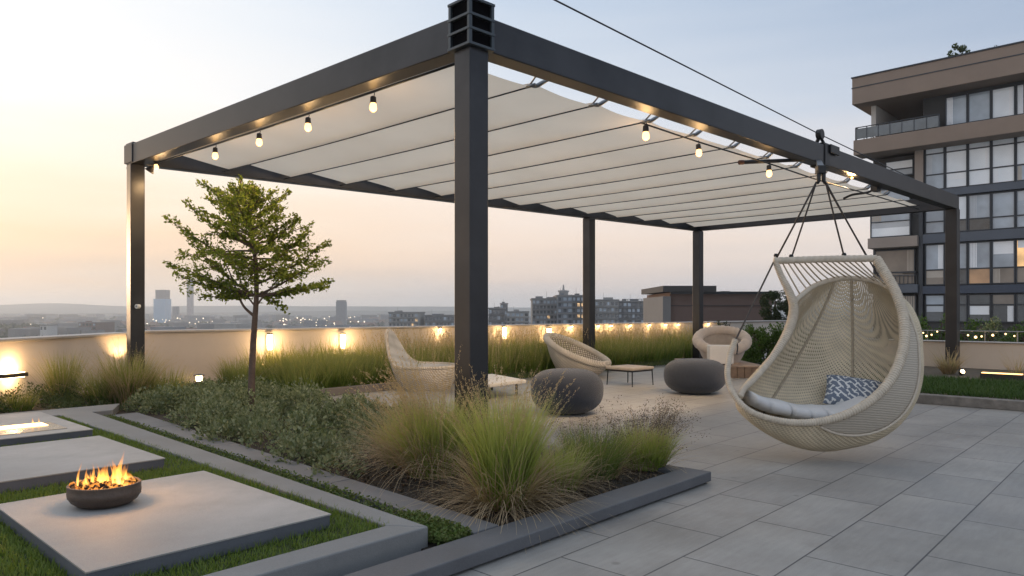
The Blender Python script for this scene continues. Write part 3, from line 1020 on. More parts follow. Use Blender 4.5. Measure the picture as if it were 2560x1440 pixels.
def flame(base, h, wd, tilt):
    mb = MB(); n = 10; ph = random.uniform(0, 6)
    pts = []; rad = []
    for i in range(n + 1):
        u = i / n
        pts.append(base + Vector((tilt * h * u + .10 * h * math.sin(ph + 4.0 * u) * u, .06 * h * math.sin(ph * 2 + 4 * u) * u, h * u)))
        rad.append(wd * (math.sin(PI * min(1, .22 + .78 * u)) ** .9) * (1 - u) ** .25 + .0006)
    mb.tube(pts, rad, 10)
    return mb
fl_spec = [(random.uniform(-.11, .11), random.uniform(.04, .15), random.uniform(.004, .009)) for _ in range(26)] + [(-.105, .035, .014), (-.08, .05, .016), (-.055, .06, .018), (-.035, .09, .020), (-.012, .105, .022), (.012, .12, .020), (.03, .10, .024), (.045, .07, .018), (.062, .15, .017), (.072, .19, .014), (.088, .11, .018), (.10, .06, .016), (.118, .045, .013), (-.095, .03, .012), (.0, .07, .03), (-.06, .045, .022), (.075, .06, .026)]
for x, h_, wd in fl_spec:
    yy = random.uniform(-.07, .07)
    flame(fc + Vector((x, yy, .088)), h_ * .86, wd * .85, random.uniform(-.12, .12)).build("flame", M_flame, r, smooth=True)
point_light("fire_light", fc + Vector((0.02, 0, .26)), 4.5, (1, .48, .14), .07, r)

# ------------------------------------------------------------------ weave material
def mat_weave(name, col, dark, sc=(90, 90), rot=0.6, bump=.5, rough=.75):
    m, t, out = new_mat(name)
    tc = t.n("ShaderNodeTexCoord")
    u = t.n("ShaderNodeUVMap")
    p = t.n("ShaderNodeBsdfPrincipled", Roughness=rough)
    p.inputs["Specular IOR Level"].default_value = .25
    mp = t.n("ShaderNodeMapping"); mp.inputs["Rotation"].default_value = (.3, .2, rot)
    t.l(tc.outputs["Object"], mp.inputs[0])
    w1 = t.n("ShaderNodeTexWave", wave_type="BANDS", bands_direction="X", Scale=sc[0], Distortion=1.2, Detail=1.0)
    w2 = t.n("ShaderNodeTexWave", wave_type="BANDS", bands_direction="Z", Scale=sc[1], Distortion=1.2, Detail=1.0)
    t.l(mp.outputs[0], w1.inputs["Vector"]); t.l(mp.outputs[0], w2.inputs["Vector"])
    f = t.math("MULTIPLY", w1.outputs["Fac"], w2.outputs["Fac"])
    n1 = t.n("ShaderNodeTexNoise", Scale=5.0, Detail=4.0); t.l(tc.outputs["Object"], n1.inputs["Vector"])
    c = t.ramp(f, [(.05, dark), (.45, col)])
    c = t.mix(1.0, c, t.ramp(n1.outputs[0], [(.3, (.86,) * 3), (.7, (1.12,) * 3)]), "MULTIPLY")
    t.l(c, p.inputs["Base Color"])
    b = t.n("ShaderNodeBump", Strength=bump, Distance=.006)
    t.l(f, b.inputs["Height"]); t.l(b.outputs[0], p.inputs["Normal"])
    t.l(p.outputs[0], out.inputs[0])
    return m

# ------------------------------------------------------------------ hanging chair
D0, PXM = 5.10, 5.10 / F
def rim_d(x, y, extra=0.0):
    return D0 - .20 * (x - 2060) * PXM + .5 * (890 - y) * PXM + extra
def rp(x, y, e=0.0): return px(x, y, rim_d(x, y, e))
apex = px(2053, 448, 5.20)
sw = thing("hanging_chair", (apex.x, apex.y, 0.0), "big woven cream egg chair hung on dark ropes from the pergola beam", "hanging chair")
M_rope = mat_basic("wrapped_rope", (0.60, 0.525, 0.42), rough=0.8, var=0.12, scale=22, bump=0.35, bscale=260)
M_strand = mat_basic("woven_strand", (0.58, 0.49, 0.36), rough=0.75, var=0.22, scale=30, bump=0.2, bscale=300)
M_ribd = mat_basic("dark_strand", (0.42, 0.35, 0.25), rough=0.8, var=0.2, scale=40, bump=.3, bscale=200)
M_cord = mat_basic("brown_cord", (0.055, 0.046, 0.04), rough=0.6, var=.2, scale=40)
left_rim = [(1938, 652), (1953, 690), (1972, 728), (1984, 765), (1980, 802), (1965, 840), (1942, 878), (1915, 914), (1886, 947), (1860, 972), (1850, 992)]
front_rim = [(1838, 850), (1824, 892), (1819, 940), (1834, 986), (1871, 1025), (1925, 1047), (1990, 1057), (2055, 1053), (2120, 1034), (2180, 999), (2224, 953), (2250, 900), (2261, 845), (2257, 785), (2240, 733), (2217, 690), (2190, 646)]
LR = [rp(x, y, .12 * math.sin(PI * min(1, i / 10))) for i, (x, y) in enumerate(left_rim)]
FR = [rp(x, y) for x, y in front_rim]
def wrapbump(n, r0, amp=.06): return [r0 * (1 + amp * math.sin(i * 2.4)) for i in range(n)]
c1 = catmull(LR, 60); c2 = catmull(FR, 80)
mb = MB(); mb.tube(c1, [(.022 + .014 * math.sin(PI * min(1, i / len(c1) * 1.3)) ** 2) * (1 + .075 * math.sin(i * .95) + .02 * math.sin(i * .31)) for i in range(len(c1))], 12); mb.build("left_frame", M_rope, sw, smooth=True)
rad = []
for i in range(len(c2)):
    u = i / (len(c2) - 1)
    rad.append((.021 + .014 * min(1, max(0, (u - .25) / .5))) * (1 + .075 * math.sin(i * .80) + .02 * math.sin(i * .23)))
mb = MB(); mb.tube(c2, rad, 12); mb.build("rim", M_rope, sw, smooth=True)
bar0, bar1 = LR[0], FR[-1]
bb = catmull([bar0 - (bar1 - bar0).normalized() * .01, bar0.lerp(bar1, .5) + Vector((0, 0, .004)), bar1], 60)
mb = MB(); mb.tube(bb, [.026 * (1 + .06 * math.sin(i * .95)) for i in range(len(bb))], 14); mb.build("top_bar", M_rope, sw, smooth=True)

# shell
rimU = [rp(1985, 758, .05)] + [LR[i] for i in range(4, 10)] + [rp(1852, 1003), rp(1871, 1025)] + FR[5:15]
arcP = [(1985, 754, .10), (2030, 718, .18), (2075, 701, .22), (2120, 695, .22), (2178, 701, .18), (2222, 718, .08), (2242, 735, 0)]
rim_c = catmull(rimU, 10); arc_c = catmull([rp(x, y, e) for x, y, e in arcP], 10)
def resample(c, n):
    d = [0]
    for a, b in zip(c, c[1:]): d.append(d[-1] + (b - a).length)
    out = []; k = 0
    for i in range(n):
        s_ = d[-1] * i / (n - 1)
        while k < len(d) - 2 and d[k + 1] < s_: k += 1
        out.append(c[k].lerp(c[k + 1], (s_ - d[k]) / max(1e-9, d[k + 1] - d[k])))
    return out
NU, NV = 221, 95
BK = Vector((.50, 1.0, -.06)).normalized()
rim_s = resample(rim_c, NU); arc_s = resample(arc_c, NU)
ctr = rp(2065, 880)
def shell_pt(i, v, off=0.0):
    r0 = rim_s[i]
    u = i / (NU - 1)
    uu = u + .06 * math.sin(2 * PI * u)
    j = min(NU - 2, max(0, int(uu * (NU - 1)))); fj = min(1, max(0, uu * (NU - 1) - j))
    a0 = arc_s[j].lerp(arc_s[j + 1], fj)
    o = Vector((r0.x - ctr.x, 0, r0.z - ctr.z)).normalized()
    end = math.sin(PI * u) ** .6
    k1 = (.80 * max(0, -o.z) ** 1.4 + .52 * max(0, o.x) ** 1.4) * end
    p1 = r0 + o * (k1 + off) + BK * (.22 * end + .03)
    p2 = r0.lerp(a0, .48) + BK * (.62 * end + .05 + off) + Vector((.02 * end, 0, -.02)) + o * (.14 * max(0, o.x) * end)
    t_ = v
    return r0 * (1 - t_) ** 3 + p1 * (3 * t_ * (1 - t_) ** 2) + p2 * (3 * t_ * t_ * (1 - t_)) + a0 * t_ ** 3
GR = [[shell_pt(i, j / (NV - 1)) for i in range(NU)] for j in range(NV)]
# cane net: real gaps between crossing strands
M_net, t, out = new_mat("cane_net")
tc = t.n("ShaderNodeTexCoord")
nzz = t.n("ShaderNodeTexNoise", Scale=7.0, Detail=2.0); t.l(tc.outputs["Object"], nzz.inputs["Vector"])
xx_ = t.math("ADD", t.n("ShaderNodeAttribute", attribute_name="su").outputs["Fac"], t.math("MULTIPLY", nzz.outputs[0], .015))
zz_ = t.n("ShaderNodeAttribute", attribute_name="sv").outputs["Fac"]
KF = 2 * PI / .0205
sa = t.math("SINE", t.math("MULTIPLY", t.math("ADD", xx_, zz_), KF * .72))
sb = t.math("SINE", t.math("MULTIPLY", t.math("SUBTRACT", xx_, zz_), KF * .72))
hole = t.math("MULTIPLY", t.math("GREATER_THAN", sa, .40), t.math("GREATER_THAN", sb, .40))
hgt = t.math("SUBTRACT", 1.0, t.math("MULTIPLY", t.math("ADD", sa, sb), .25))
p = t.n("ShaderNodeBsdfPrincipled", Roughness=.75); p.inputs["Specular IOR Level"].default_value = .25
c = t.ramp(hgt, [(.55, (.34, .275, .185)), (1.0, (.76, .65, .47))])
t.l(t.mix(1.0, c, t.ramp(nzz.outputs[0], [(.3, (.88,) * 3), (.7, (1.1,) * 3)]), "MULTIPLY"), p.inputs["Base Color"])
bm_ = t.n("ShaderNodeBump", Strength=.7, Distance=.006); t.l(hgt, bm_.inputs["Height"]); t.l(bm_.outputs[0], p.inputs["Normal"])
trp = t.n("ShaderNodeBsdfTransparent"); mx = t.n("ShaderNodeMixShader")
t.l(hole, mx.inputs[0]); t.l(p.outputs[0], mx.inputs[1]); t.l(trp.outputs[0], mx.inputs[2]); t.l(mx.outputs[0], out.inputs[0])
mb = MB(); mb.loft(GR); so = mb.build("woven_shell", M_net, sw, smooth=True, solid=.006)
GA = np.array([[tuple(p_) for p_ in r_] for r_ in GR])                     # lengths along the strands, for the net
su_ = np.concatenate([np.zeros((NV, 1)), np.cumsum(np.linalg.norm(np.diff(GA, axis=1), axis=2), axis=1)], 1)
su_ -= su_[:, NU // 2][:, None]
sv_ = np.concatenate([np.zeros((1, NU)), np.cumsum(np.linalg.norm(np.diff(GA, axis=0), axis=2), axis=0)], 0)
for nm_, ar_ in (("su", su_), ("sv", sv_)):
    at_ = so.data.attributes.new(nm_, "FLOAT", "POINT"); at_.data.foreach_set("value", ar_.astype(np.float32).ravel())
# solid wrapped band along the right side, next to the rim
rows = []
i0 = int(NU * .54)
for jj in range(9):
    row = []
    for i in range(i0, NU):
        u = (i - i0) / (NU - 1 - i0)
        vmax = .012 + .16 * math.sin(PI * min(1, u)) ** 1.1 * (1 - .25 * u)
        q = shell_pt(i, vmax * jj / 8)
        q = q + (q - ctr).normalized() * .006
        row.append(q + Vector((0, 0, .0025 * math.sin(i * 1.9))))
    rows.append(row)
M_wrap, t, out = new_mat("wrapped_band_cord")
tc = t.n("ShaderNodeTexCoord"); wv_ = t.n("ShaderNodeTexWave", wave_type="BANDS", bands_direction="Z", Scale=26.0, Distortion=1.5, Detail=2.0); t.l(tc.outputs["Object"], wv_.inputs["Vector"])
p = t.n("ShaderNodeBsdfPrincipled", Roughness=.8); t.l(t.ramp(wv_.outputs["Fac"], [(.1, (.34, .295, .235)), (.6, (.58, .52, .43))]), p.inputs["Base Color"])
bm_ = t.n("ShaderNodeBump", Strength=.6, Distance=.004); t.l(wv_.outputs["Fac"], bm_.inputs["Height"]); t.l(bm_.outputs[0], p.inputs["Normal"]); t.l(p.outputs[0], out.inputs[0])
mb = MB(); mb.loft(rows); mb.build("wrapped_band", M_wrap, sw, smooth=True, solid=.006)
mb = MB(); edge = [r_ + (r_ - ctr).normalized() * .008 for r_ in rows[-1][::3]]; mb.tube(edge, .009, 8); mb.build("band_edge", M_rope, sw, smooth=True)
ac = catmull([rp(x, y, e) for x, y, e in arcP], 8)
mb = MB(); mb.tube(ac, wrapbump(len(ac), .020), 10); mb.build("back_rail", M_rope, sw, smooth=True)
for uu, nm in ((.42, 0), (.60, 1)):
    i = int(uu * (NU - 1))
    pts = [shell_pt(i, v) + (ctr - shell_pt(i, v)).normalized() * .004 for v in [k / 24 for k in range(6, 25)]]
    mb = MB(); mb.tube(pts, .010 if nm < 2 else .011, 8); mb.build("rib", M_ribd, sw, smooth=True)
# slanted slats between bar and back rail
ns = 15
for k in range(ns):
    u = (k + .5) / ns
    a = bar0.lerp(bar1, .05 + .83 * u) + Vector((0, .004, -.02))
    b = ac[int((.05 + .80 * u) * (len(ac) - 1))]
    mb = MB(); mb.tube(catmull([a, a.lerp(b, .5) + Vector((.004, .0, -.01)), b], 3), .0058, 6); mb.build("slat", M_rope if k % 2 else M_ribd, sw, smooth=True)
# ropes
ar = px(2041, 455, 5.20); br_ = px(2064, 455, 5.20)
for p0, p1 in ((ar, bar0 + Vector((.01, 0, .02))), (ar, px(1978, 646, 5.52)), (br_, px(2110, 640, 5.50)), (br_, px(2166, 640, 5.46)), (br_ + Vector((.004, .02, .0)), px(2196, 690, 5.75))):
    mb = MB(); mb.tube([p0, p0.lerp(p1, .5) + Vector((0, 0, -.004)), p1], .0068, 6); mb.build("rope", M_cord, sw, smooth=True)
mb = MB(); mb.tube([px(1934, 655, rim_d(1938, 652)), px(1836, 856, rim_d(1838, 850))], .0068, 6); mb.build("rope", M_cord, sw)
mb = MB(); mb.tube(catmull([px(1838, 846, rim_d(1838, 850)), px(1844, 866, rim_d(1838, 850)), px(1842, 885, rim_d(1838, 870) - .01)], 4), .006, 6); mb.build("rope", M_cord, sw, smooth=True)
for x, y, e in ((1940, 638, 0), (2110, 636, 0), (1978, 640, 0)):
    c0 = px(x, y, rim_d(x, y) - .01)
    mb = MB(); mb.lathe([(.016, -.012), (.018, 0), (.012, .012)], c0, 10); mb.build("rope_clip", M_dark, sw)
# hanger: two links held by an arm that comes forward from the saddle on the beam
mb = MB()
for dx in (-.018, .018):
    c0 = px(2053, 440, 5.20) + Vector((dx, 0, 0))
    mb.tube([c0 + Vector((0, 0, .045)), c0 + Vector((0, 0, .04)), c0 + Vector((0, 0, -.035)), c0 + Vector((dx * .6, 0, -.055))], [.012, .015, .014, .010], 10)
mb.build("swivel_link", M_dark, sw, smooth=True)
arm0 = px(2046, 404, 8.15)
arm1 = px(2053, 424, 5.20)
mb = MB(); mb.bar(arm0, arm1, .05, .05); mb.obox(arm1 + Vector((0, .01, 0)), (.03, 0, 0), (0, .03, 0), (0, 0, .03))
mb.build("hanger_arm", M_dark, perg, bevel=.006)

# seat cushion
M_cush = mat_basic("offwhite_cloth", (0.60, 0.59, 0.575), rough=0.9, var=.05, scale=8, bump=.25, bscale=140, sheen=.3)
def bolster(pts, ry, rz, name, parent):
    c = catmull(pts, 10); n = len(c); rows = []
    for i, q in enumerate(c):
        u = i / (n - 1)
        e = min(1, (1 - abs(2 * u - 1)) * 7) ** .5
        seam = 1 - .10 * math.exp(-((u - .50) / .012) ** 2)
        e = max(.05, e) * seam
        row = []
        for k in range(20):
            a = 2 * PI * k / 20
            ca, sa = math.cos(a), math.sin(a)
            row.append(q + Vector((0, ry * e * math.copysign(abs(ca) ** .75, ca), rz * e * math.copysign(abs(sa) ** .75, sa) + .003 * math.sin(5 * u + 2 * a))))
        rows.append(row)
    mb = MB(); mb.loft(rows, closed=True)
    return mb.build(name, M_cush, parent, smooth=True)
cu = thing("seat_cushion", px(1990, 1020, 5.2), "long white seat cushion lying in the bottom of the egg chair", "cushion")
bolster([px(1862, 988, 5.22), px(1905, 1008, 5.20), px(1965, 1022, 5.18)], .19, .052, "cushion_roll", cu)
bolster([px(1955, 1021, 5.17), px(2005, 1031, 5.16), px(2050, 1033, 5.15)], .19, .054, "cushion_roll", cu)
bolster([px(2042, 1034, 5.14), px(2100, 1030, 5.14), px(2160, 1004, 5.16)], .19, .052, "cushion_roll", cu)
# throw pillow
M_pil, t, out = new_mat("blue_pillow_print")
tc = t.n("ShaderNodeTexCoord")
mp = t.n("ShaderNodeMapping"); mp.inputs["Rotation"].default_value = (0, 0, .75); t.l(tc.outputs["Object"], mp.inputs[0])
nz = t.n("ShaderNodeTexNoise", Scale=22.0, Detail=2.0); t.l(tc.outputs["Object"], nz.inputs["Vector"])
vm = t.mix(.035, mp.outputs[0], nz.outputs[1], "ADD")
bk = t.n("ShaderNodeTexBrick", offset=.5)
bk.inputs["Scale"].default_value = 1.0; bk.inputs["Brick Width"].default_value = .085; bk.inputs["Row Height"].default_value = .036; bk.inputs["Mortar Size"].default_value = .0065
bk.inputs["Color1"].default_value = (.15, .18, .23, 1); bk.inputs["Color2"].default_value = (.18, .21, .26, 1); bk.inputs["Mortar"].default_value = (.70, .70, .68, 1)
t.l(vm, bk.inputs["Vector"])
n2 = t.n("ShaderNodeTexNoise", Scale=34.0, Detail=1.0); t.l(tc.outputs["Object"], n2.inputs["Vector"])
c = t.mix(t.ramp(n2.outputs[0], [(.56, (0, 0, 0)), (.60, (1, 1, 1))]), bk.outputs[0], (.16, .19, .24))
p = t.n("ShaderNodeBsdfPrincipled", Roughness=.9); p.inputs["Specular IOR Level"].default_value = .2
t.l(c, p.inputs["Base Color"]); t.l(p.outputs[0], out.inputs[0])
rows = []; n = 24
for j in range(n + 1):
    row = []
    for i in range(n + 1):
        u, v = 2 * i / n - 1, 2 * j / n - 1
        pin = 1 - .08 * (1 - abs(u)) * abs(v) - .08 * (1 - abs(v)) * abs(u)
        row.append((.19 * u * (1 - .07 * (1 - u * u) * v * v * 0 - .06 * (1 - v * v) * 0) * (1 - .05 * (1 - v * v)), .135 * v * (1 - .05 * (1 - u * u)), .065 * ((1 - u ** 4) * (1 - v ** 4)) ** .5))
    rows.append(row)
back = [[(p_[0], p_[1], -p_[2]) for p_ in r_] for r_ in rows][::-1]
mb = MB(); mb.loft(rows); mb.loft(back)
me = mb.mesh("throw_pillow", True)
po = bpy.data.objects.new("throw_pillow", me); COL.objects.link(po); me.materials.append(M_pil)
cpos = px(2132, 982, 5.27)
ex = (px(2212, 954, 5.22) - px(2083, 936, 5.36)).normalized()
ey = (px(2083, 936, 5.36) - px(2054, 1014, 5.20)).normalized()
ez = ex.cross(ey).normalized(); ey = ez.cross(ex)
po.matrix_world = Matrix.Translation(cpos) @ Matrix((ex, ey, ez)).transposed().to_4x4()
tag(po, "blue and white patterned throw pillow in the egg chair", "pillow")

# ------------------------------------------------------------------ lounge chairs
M_weaveL = mat_weave("cream_weave", (.66, .61, .54), (.40, .36, .30), (16, 16))
M_weaveS = mat_weave("seat_weave", (.58, .54, .47), (.20, .175, .145), (9, 9), rot=.2, bump=.8)
M_grey = mat_weave("grey_ribbed_cloth", (.52, .52, .51), (.40, .40, .39), (40, 2), rot=.9, bump=.4)
def tub(c, back, base_r, rim_r, hfun, name, label, liner, n=64, zb=0.0, zs=.30, tube_r=.03, mats=None, lean=.0, parts=None, squash=1.0, pleat=0):
    """bucket chair: shell from a narrow foot to a rim whose height follows hfun(angle from the back)"""
    r = thing(name, c, label, "lounge chair")
    bd = Vector(back).normalized()
    sd = Vector((-bd.y, bd.x, 0))
    def P(phi, t_, k=1.0, zoff=0.0):
        h = hfun(phi)
        rad = (base_r + (rim_r - base_r) * (1 - (1 - t_) ** 1.8)) * k
        d = bd * math.cos(phi) + sd * math.sin(phi) * squash
        return c + d * rad + bd * lean * (h * t_) + Vector((0, 0, zb + (h - zb) * t_ + zoff))
    M = 14
    rows = [[P(2 * PI * i / n, j / M) for i in range(n)] for j in range(M + 1)]
    mb = MB(); mb.loft(rows, closed=True)
    mb.add([P(2 * PI * i / n, 0) for i in range(n)], [tuple(range(n - 1, -1, -1))])
    mb.build("shell", mats[0], r, smooth=True)
    rim = [P(2 * PI * i / n, 1.0, .985) for i in range(n)]
    mb = MB(); mb.tube(rim, [tube_r * (1 + pleat * .10 * math.sin(i * 2.9)) for i in range(n)], 12, closed=True); mb.build("rim", mats[1], r, smooth=True)
    inner = []
    for j in range(M + 1):
        t_ = 1 - j / M
        row = []
        for i in range(n):
            phi = 2 * PI * i / n
            h = hfun(phi)
            d = bd * math.cos(phi) + sd * math.sin(phi) * squash
            rad = (rim_r * .93) * (t_ ** .55) * (1 + pleat * .012 * math.sin(i * 2.9) * t_)
            row.append(c + d * rad + bd * lean * h * t_ + Vector((0, 0, zs + (h - zs) * t_ ** 2.2)))
        inner.append(row)
    mb = MB(); mb.loft(inner, closed=True); mb.build("seat", mats[2], r, smooth=True)
    return r, P
cA = Vector(((1063 - CX) / F * 9.75, 9.75, 0))
def hA(phi):
    d = math.atan2(math.sin(phi), math.cos(phi))
    return .31 + .48 * math.exp(-(abs(d) / .62) ** 2.4)
chairA, _ = tub(cA, (-1, .25, 0), .33, .46, hA, "high_back_chair", "high-backed woven lounge chair half hidden behind the corner post", None, mats=(M_weaveL, M_weaveL, M_grey), tube_r=.022, lean=.10, zs=.26)
cB = Vector(((1446 - CX) / F * 11.75, 11.75, 0))
def hB(phi): return .20 + .44 * ((1 + math.cos(phi)) / 2) ** 1.15
chairB, _ = tub(cB, (-1, .55, 0), .30, .50, hB, "shell_chair", "cream shell lounge chair with a thick rim behind the nearer grey pouf", None, mats=(M_weaveL, M_weaveL, M_weaveS), tube_r=.055, lean=.05, zs=.14)
cC = Vector(((1805 - CX) / F * 12.25, 12.25, .19))
M_puff = mat_basic("beige_cotton", (0.50, 0.43, 0.37), rough=0.92, var=.12, scale=10, bump=.35, bscale=18, sheen=.3)
M_puff2 = mat_basic("grey_beige_cotton", (0.34, 0.30, 0.265), rough=0.92, var=.14, scale=10, bump=.5, bscale=14, sheen=.3)
def hC(phi): return .19 + .33 * ((1 + math.cos(phi)) / 2) ** .9
chairC, _ = tub(cC, (.25, 1, 0), .28, .41, hC, "papasan_chair", "round puffy beige papasan chair beside the rear corner post", None, mats=(M_puff, M_puff, M_puff2), tube_r=.085, lean=.25, zs=.10, pleat=1)

# timber deck and white cube
mb = MB()
x0, x1, y0, y1 = (1752 - CX) / F * 11.3, (1916 - CX) / F * 11.3, 11.3, 13.1
r = thing("timber_deck", Vector(((x0 + x1) / 2, 12.1, 0)), "low square timber deck carrying the papasan chair and white cube", "deck")
for k in range(9):
    a = x0 + (x1 - x0) * k / 9
    mb.box((a + .004, y0, 0), (a + (x1 - x0) / 9 - .004, y0 + .03, .168))
mb.box((x0 + .01, y0 + .031, 0), (x1 - .01, y1, .168)); mb.build("sides", M_wood, r, bevel=.003)
mb = MB()
for k in range(12):
    b = y0 - .015 + (y1 - y0 + .02) * k / 12
    mb.box((x0 - .015, b + .003, .1685), (x1 + .015, b + (y1 - y0) / 12 - .003, .19))
mb.build("top", mat_basic("pale_timber", (.33, .235, .165), rough=.6, var=.25, scale=7, bump=.15), r, bevel=.003)
cq = px(1800, 912, 11.62); cq.z = .19
r = thing("cube_table", cq, "white cube side table in front of the papasan chair", "side table")
mb = MB(); mb.obox(cq + Vector((0, 0, .165)), (.185, -.03, 0), (.03, .185, 0), (0, 0, .145)); mb.build("body", mat_basic("white_paint", (.68, .66, .63), rough=.5, var=.04, scale=3), r, bevel=.012)
mb = MB(); mb.obox(cq + Vector((0, 0, .010)), (.165, -.027, 0), (.027, .165, 0), (0, 0, .010)); mb.build("plinth", M_dark, r)

# poufs
M_pouf = mat_basic("charcoal_felt", (0.028, 0.035, 0.050), rough=0.95, var=.14, scale=26, bump=.5, bscale=240, grain=.3, sheen=.25)
def pouf(c, rx_, h, label):
    r = thing("pouf", c, label, "pouf", "grey poufs on the terrace")
    prof = []
    n = 22
    for i in range(n + 1):
        a = -PI / 2 + PI * i / n
        cr, sr = math.cos(a), math.sin(a)
        rr0 = rx_ * abs(cr) ** .62
        zz = h / 2 + h / 2 * math.copysign(abs(sr) ** .82, sr)
        prof.append((max(rr0, .004) * (1 - .06 * (1 - zz / h)), zz))
    mb = MB(); mb.lathe(prof, c, 48, wob=lambda a, z: 1 + .012 * math.sin(2 * a + .7) + .008 * math.sin(5 * a + z * 9) + .0025 * math.sin(24 * a))
    mb.build("body", M_pouf, r, smooth=True)
    mb = MB(); mb.lathe([(rx_ * .50, .0), (rx_ * .50, .012)], c, 32); mb.build("foot", M_dark, r)
p1_ = Vector(((1417 - CX) / F * 7.45, 7.45, 0)); pouf(p1_, .385, .455, "charcoal felt pouf nearest to the corner post grasses")
p2_ = Vector(((1737 - CX) / F * 9.25, 9.25, 0)); pouf(p2_, .405, .44, "charcoal felt pouf beside the timber deck, left of the egg chair")

# small square stool table
tq = pz(1575, 962, 0)
r = thing("stool_table", tq, "small square beige stool on thin metal legs between the two poufs", "stool")
ex, ey = Vector((.30, -.02, 0)), Vector((.02, .30, 0))
ex = Vector((math.cos(.72), math.sin(.72), 0)) * .245; ey = Vector((-math.sin(.72), math.cos(.72), 0)) * .245
mb = MB(); mb.obox(tq + Vector((0, 0, .245)), ex, ey, (0, 0, .022)); mb.build("top", mat_basic("beige_leather", (.40, .345, .285), rough=.6, var=.08, scale=6, bump=.1), r, bevel=.018, seg=3)
mb = MB()
for s_ in (-1, 1):
    mb.bar(tq + ex * .9 * s_ - ey * .93 + Vector((0, 0, .212)), tq + ex * .9 * s_ + ey * .93 + Vector((0, 0, .212)), .014, .02)
    mb.bar(tq + ey * .9 * s_ - ex * .85 + Vector((0, 0, .212)), tq + ey * .9 * s_ + ex * .85 + Vector((0, 0, .212)), .014, .018)
mb.build("frame", M_dark, r)
for sx in (-1, 1):
    for sy in (-1, 1):
        mb = MB(); q = tq + ex * .9 * sx + ey * .9 * sy; mb.tube([q + Vector((0, 0, .2015)), q + ex * .04 * sx + ey * .04 * sy], [.009, .007], 8); mb.build("leg", M_dark, r)
# low white table by the high-backed chair
zt = .20
c4 = [pz(1316, 949, zt), pz(1222, 960, zt), pz(1150, 943, zt), pz(1230, 934, zt)]
ctr4 = sum(c4, Vector()) / 4
r = thing("coffee_table", Vector((ctr4.x, ctr4.y, 0)), "low pale coffee table whose pointed corner shows right of the corner post", "coffee table")
mb = MB(); mb.prism(c4, zt - .045, zt); mb.build("top", mat_basic("pale_top", (.58, .55, .50), rough=.4, var=.05, scale=3), r, bevel=.012, seg=3)
for q in c4:
    a = ctr4.lerp(q, .72)
    mb = MB(); mb.tube([Vector((a.x, a.y, zt - .046)), Vector((a.x, a.y, 0))], .016, 10); mb.build("leg", M_dark, r)
# ------------------------------------------------------------------ foliage materials
G_lawn = mat_leaf("lawn_blade", [(.105, .175, .03), (.135, .21, .038), (.16, .22, .045), (.115, .19, .03)], trans=.4, use_t=True, tip=(.19, .25, .06))
G_tall = mat_leaf("tall_grass_blade", [(.085, .15, .028), (.125, .20, .04), (.165, .215, .055), (.07, .125, .025)], trans=.47, use_t=True, tip=(.36, .34, .13))
G_fresh = mat_leaf("fresh_grass_blade", [(.17, .28, .04), (.24, .36, .06), (.31, .40, .085), (.19, .29, .045)], trans=.48, use_t=True, tip=(.47, .48, .18))
G_dry = mat_leaf("dry_grass_blade", [(.34, .25, .15), (.43, .33, .21), (.30, .22, .13), (.50, .40, .27)], trans=.35, use_t=True, tip=(.55, .44, .30))
G_seed = mat_leaf("dark_seed_head", [(.10, .08, .07), (.16, .13, .11), (.20, .17, .14)], trans=.2)
G_straw = mat_leaf("straw_plume", [(.52, .41, .27), (.46, .35, .22), (.60, .49, .34)], trans=.45)
G_shrub = mat_leaf("greygreen_leaf", [(.10, .135, .06), (.19, .23, .12), (.33, .36, .225), (.14, .18, .085)], trans=.25)
G_low = mat_leaf("low_plant_leaf", [(.05, .08, .028), (.07, .10, .035), (.09, .12, .045)], trans=.25)
G_tree = mat_leaf("tree_leaf", [(.10, .15, .024), (.15, .205, .034), (.22, .265, .05), (.16, .21, .03)], trans=.48)
G_hedge = mat_leaf("hedge_leaf", [(.05, .10, .02), (.075, .14, .03), (.10, .17, .04)], trans=.35)
G_darkt = mat_leaf("dark_tree_leaf", [(.025, .04, .018), (.035, .055, .022), (.045, .065, .025)], trans=.25)
M_bark = mat_basic("bark", (.105, .075, .060), rough=.9, var=.3, scale=18, bump=.6, bscale=50)

def arr(p): return np.array([p[0], p[1], p[2]])
def abn(P2, z):
    """(n,2) terrace coordinates -> world"""
    A = np.array([AX.x, AX.y]); B = np.array([BX.x, BX.y])
    w = P2[:, :1] * A + P2[:, 1:] * B
    return np.concatenate([w, np.broadcast_to(np.asarray(z, float), (len(w),))[:, None]], 1)

# ------------------------------------------------------------------ lawn
def lawn(poly, n, z, h0, h1, w_):
    q = poly_points(poly, n)
    r0 = abn(q, z)
    return blades(r0, rng.uniform(h0, h1, n), rng.uniform(0, 2 * PI, n), rng.uniform(.05, .55, n), rng.uniform(.1, .9, n), w_, 2)
parts = [lawn([(-.6, 2.53), (1.95, 2.53), (1.965, 4.4), (-.6, 4.4)], 42000, .099, .018, .042, .0042),
         lawn([(.2, 4.3), (1.97, 4.3), (1.99, 5.9), (.2, 5.9)], 14000, .099, .02, .042, .005),
         lawn([(1.2, 5.7), (1.985, 5.7), (1.99, 7.32), (1.2, 7.32)], 10000, .099, .018, .038, .006),
         lawn([(-.6, 2.53), (.80, 2.53), (.80, 4.0), (-.6, 4.0)], 9000, .099, .03, .06, .0045)]
tag(foliage_obj("lawn_grass", join_np(parts), G_lawn), kind="stuff")
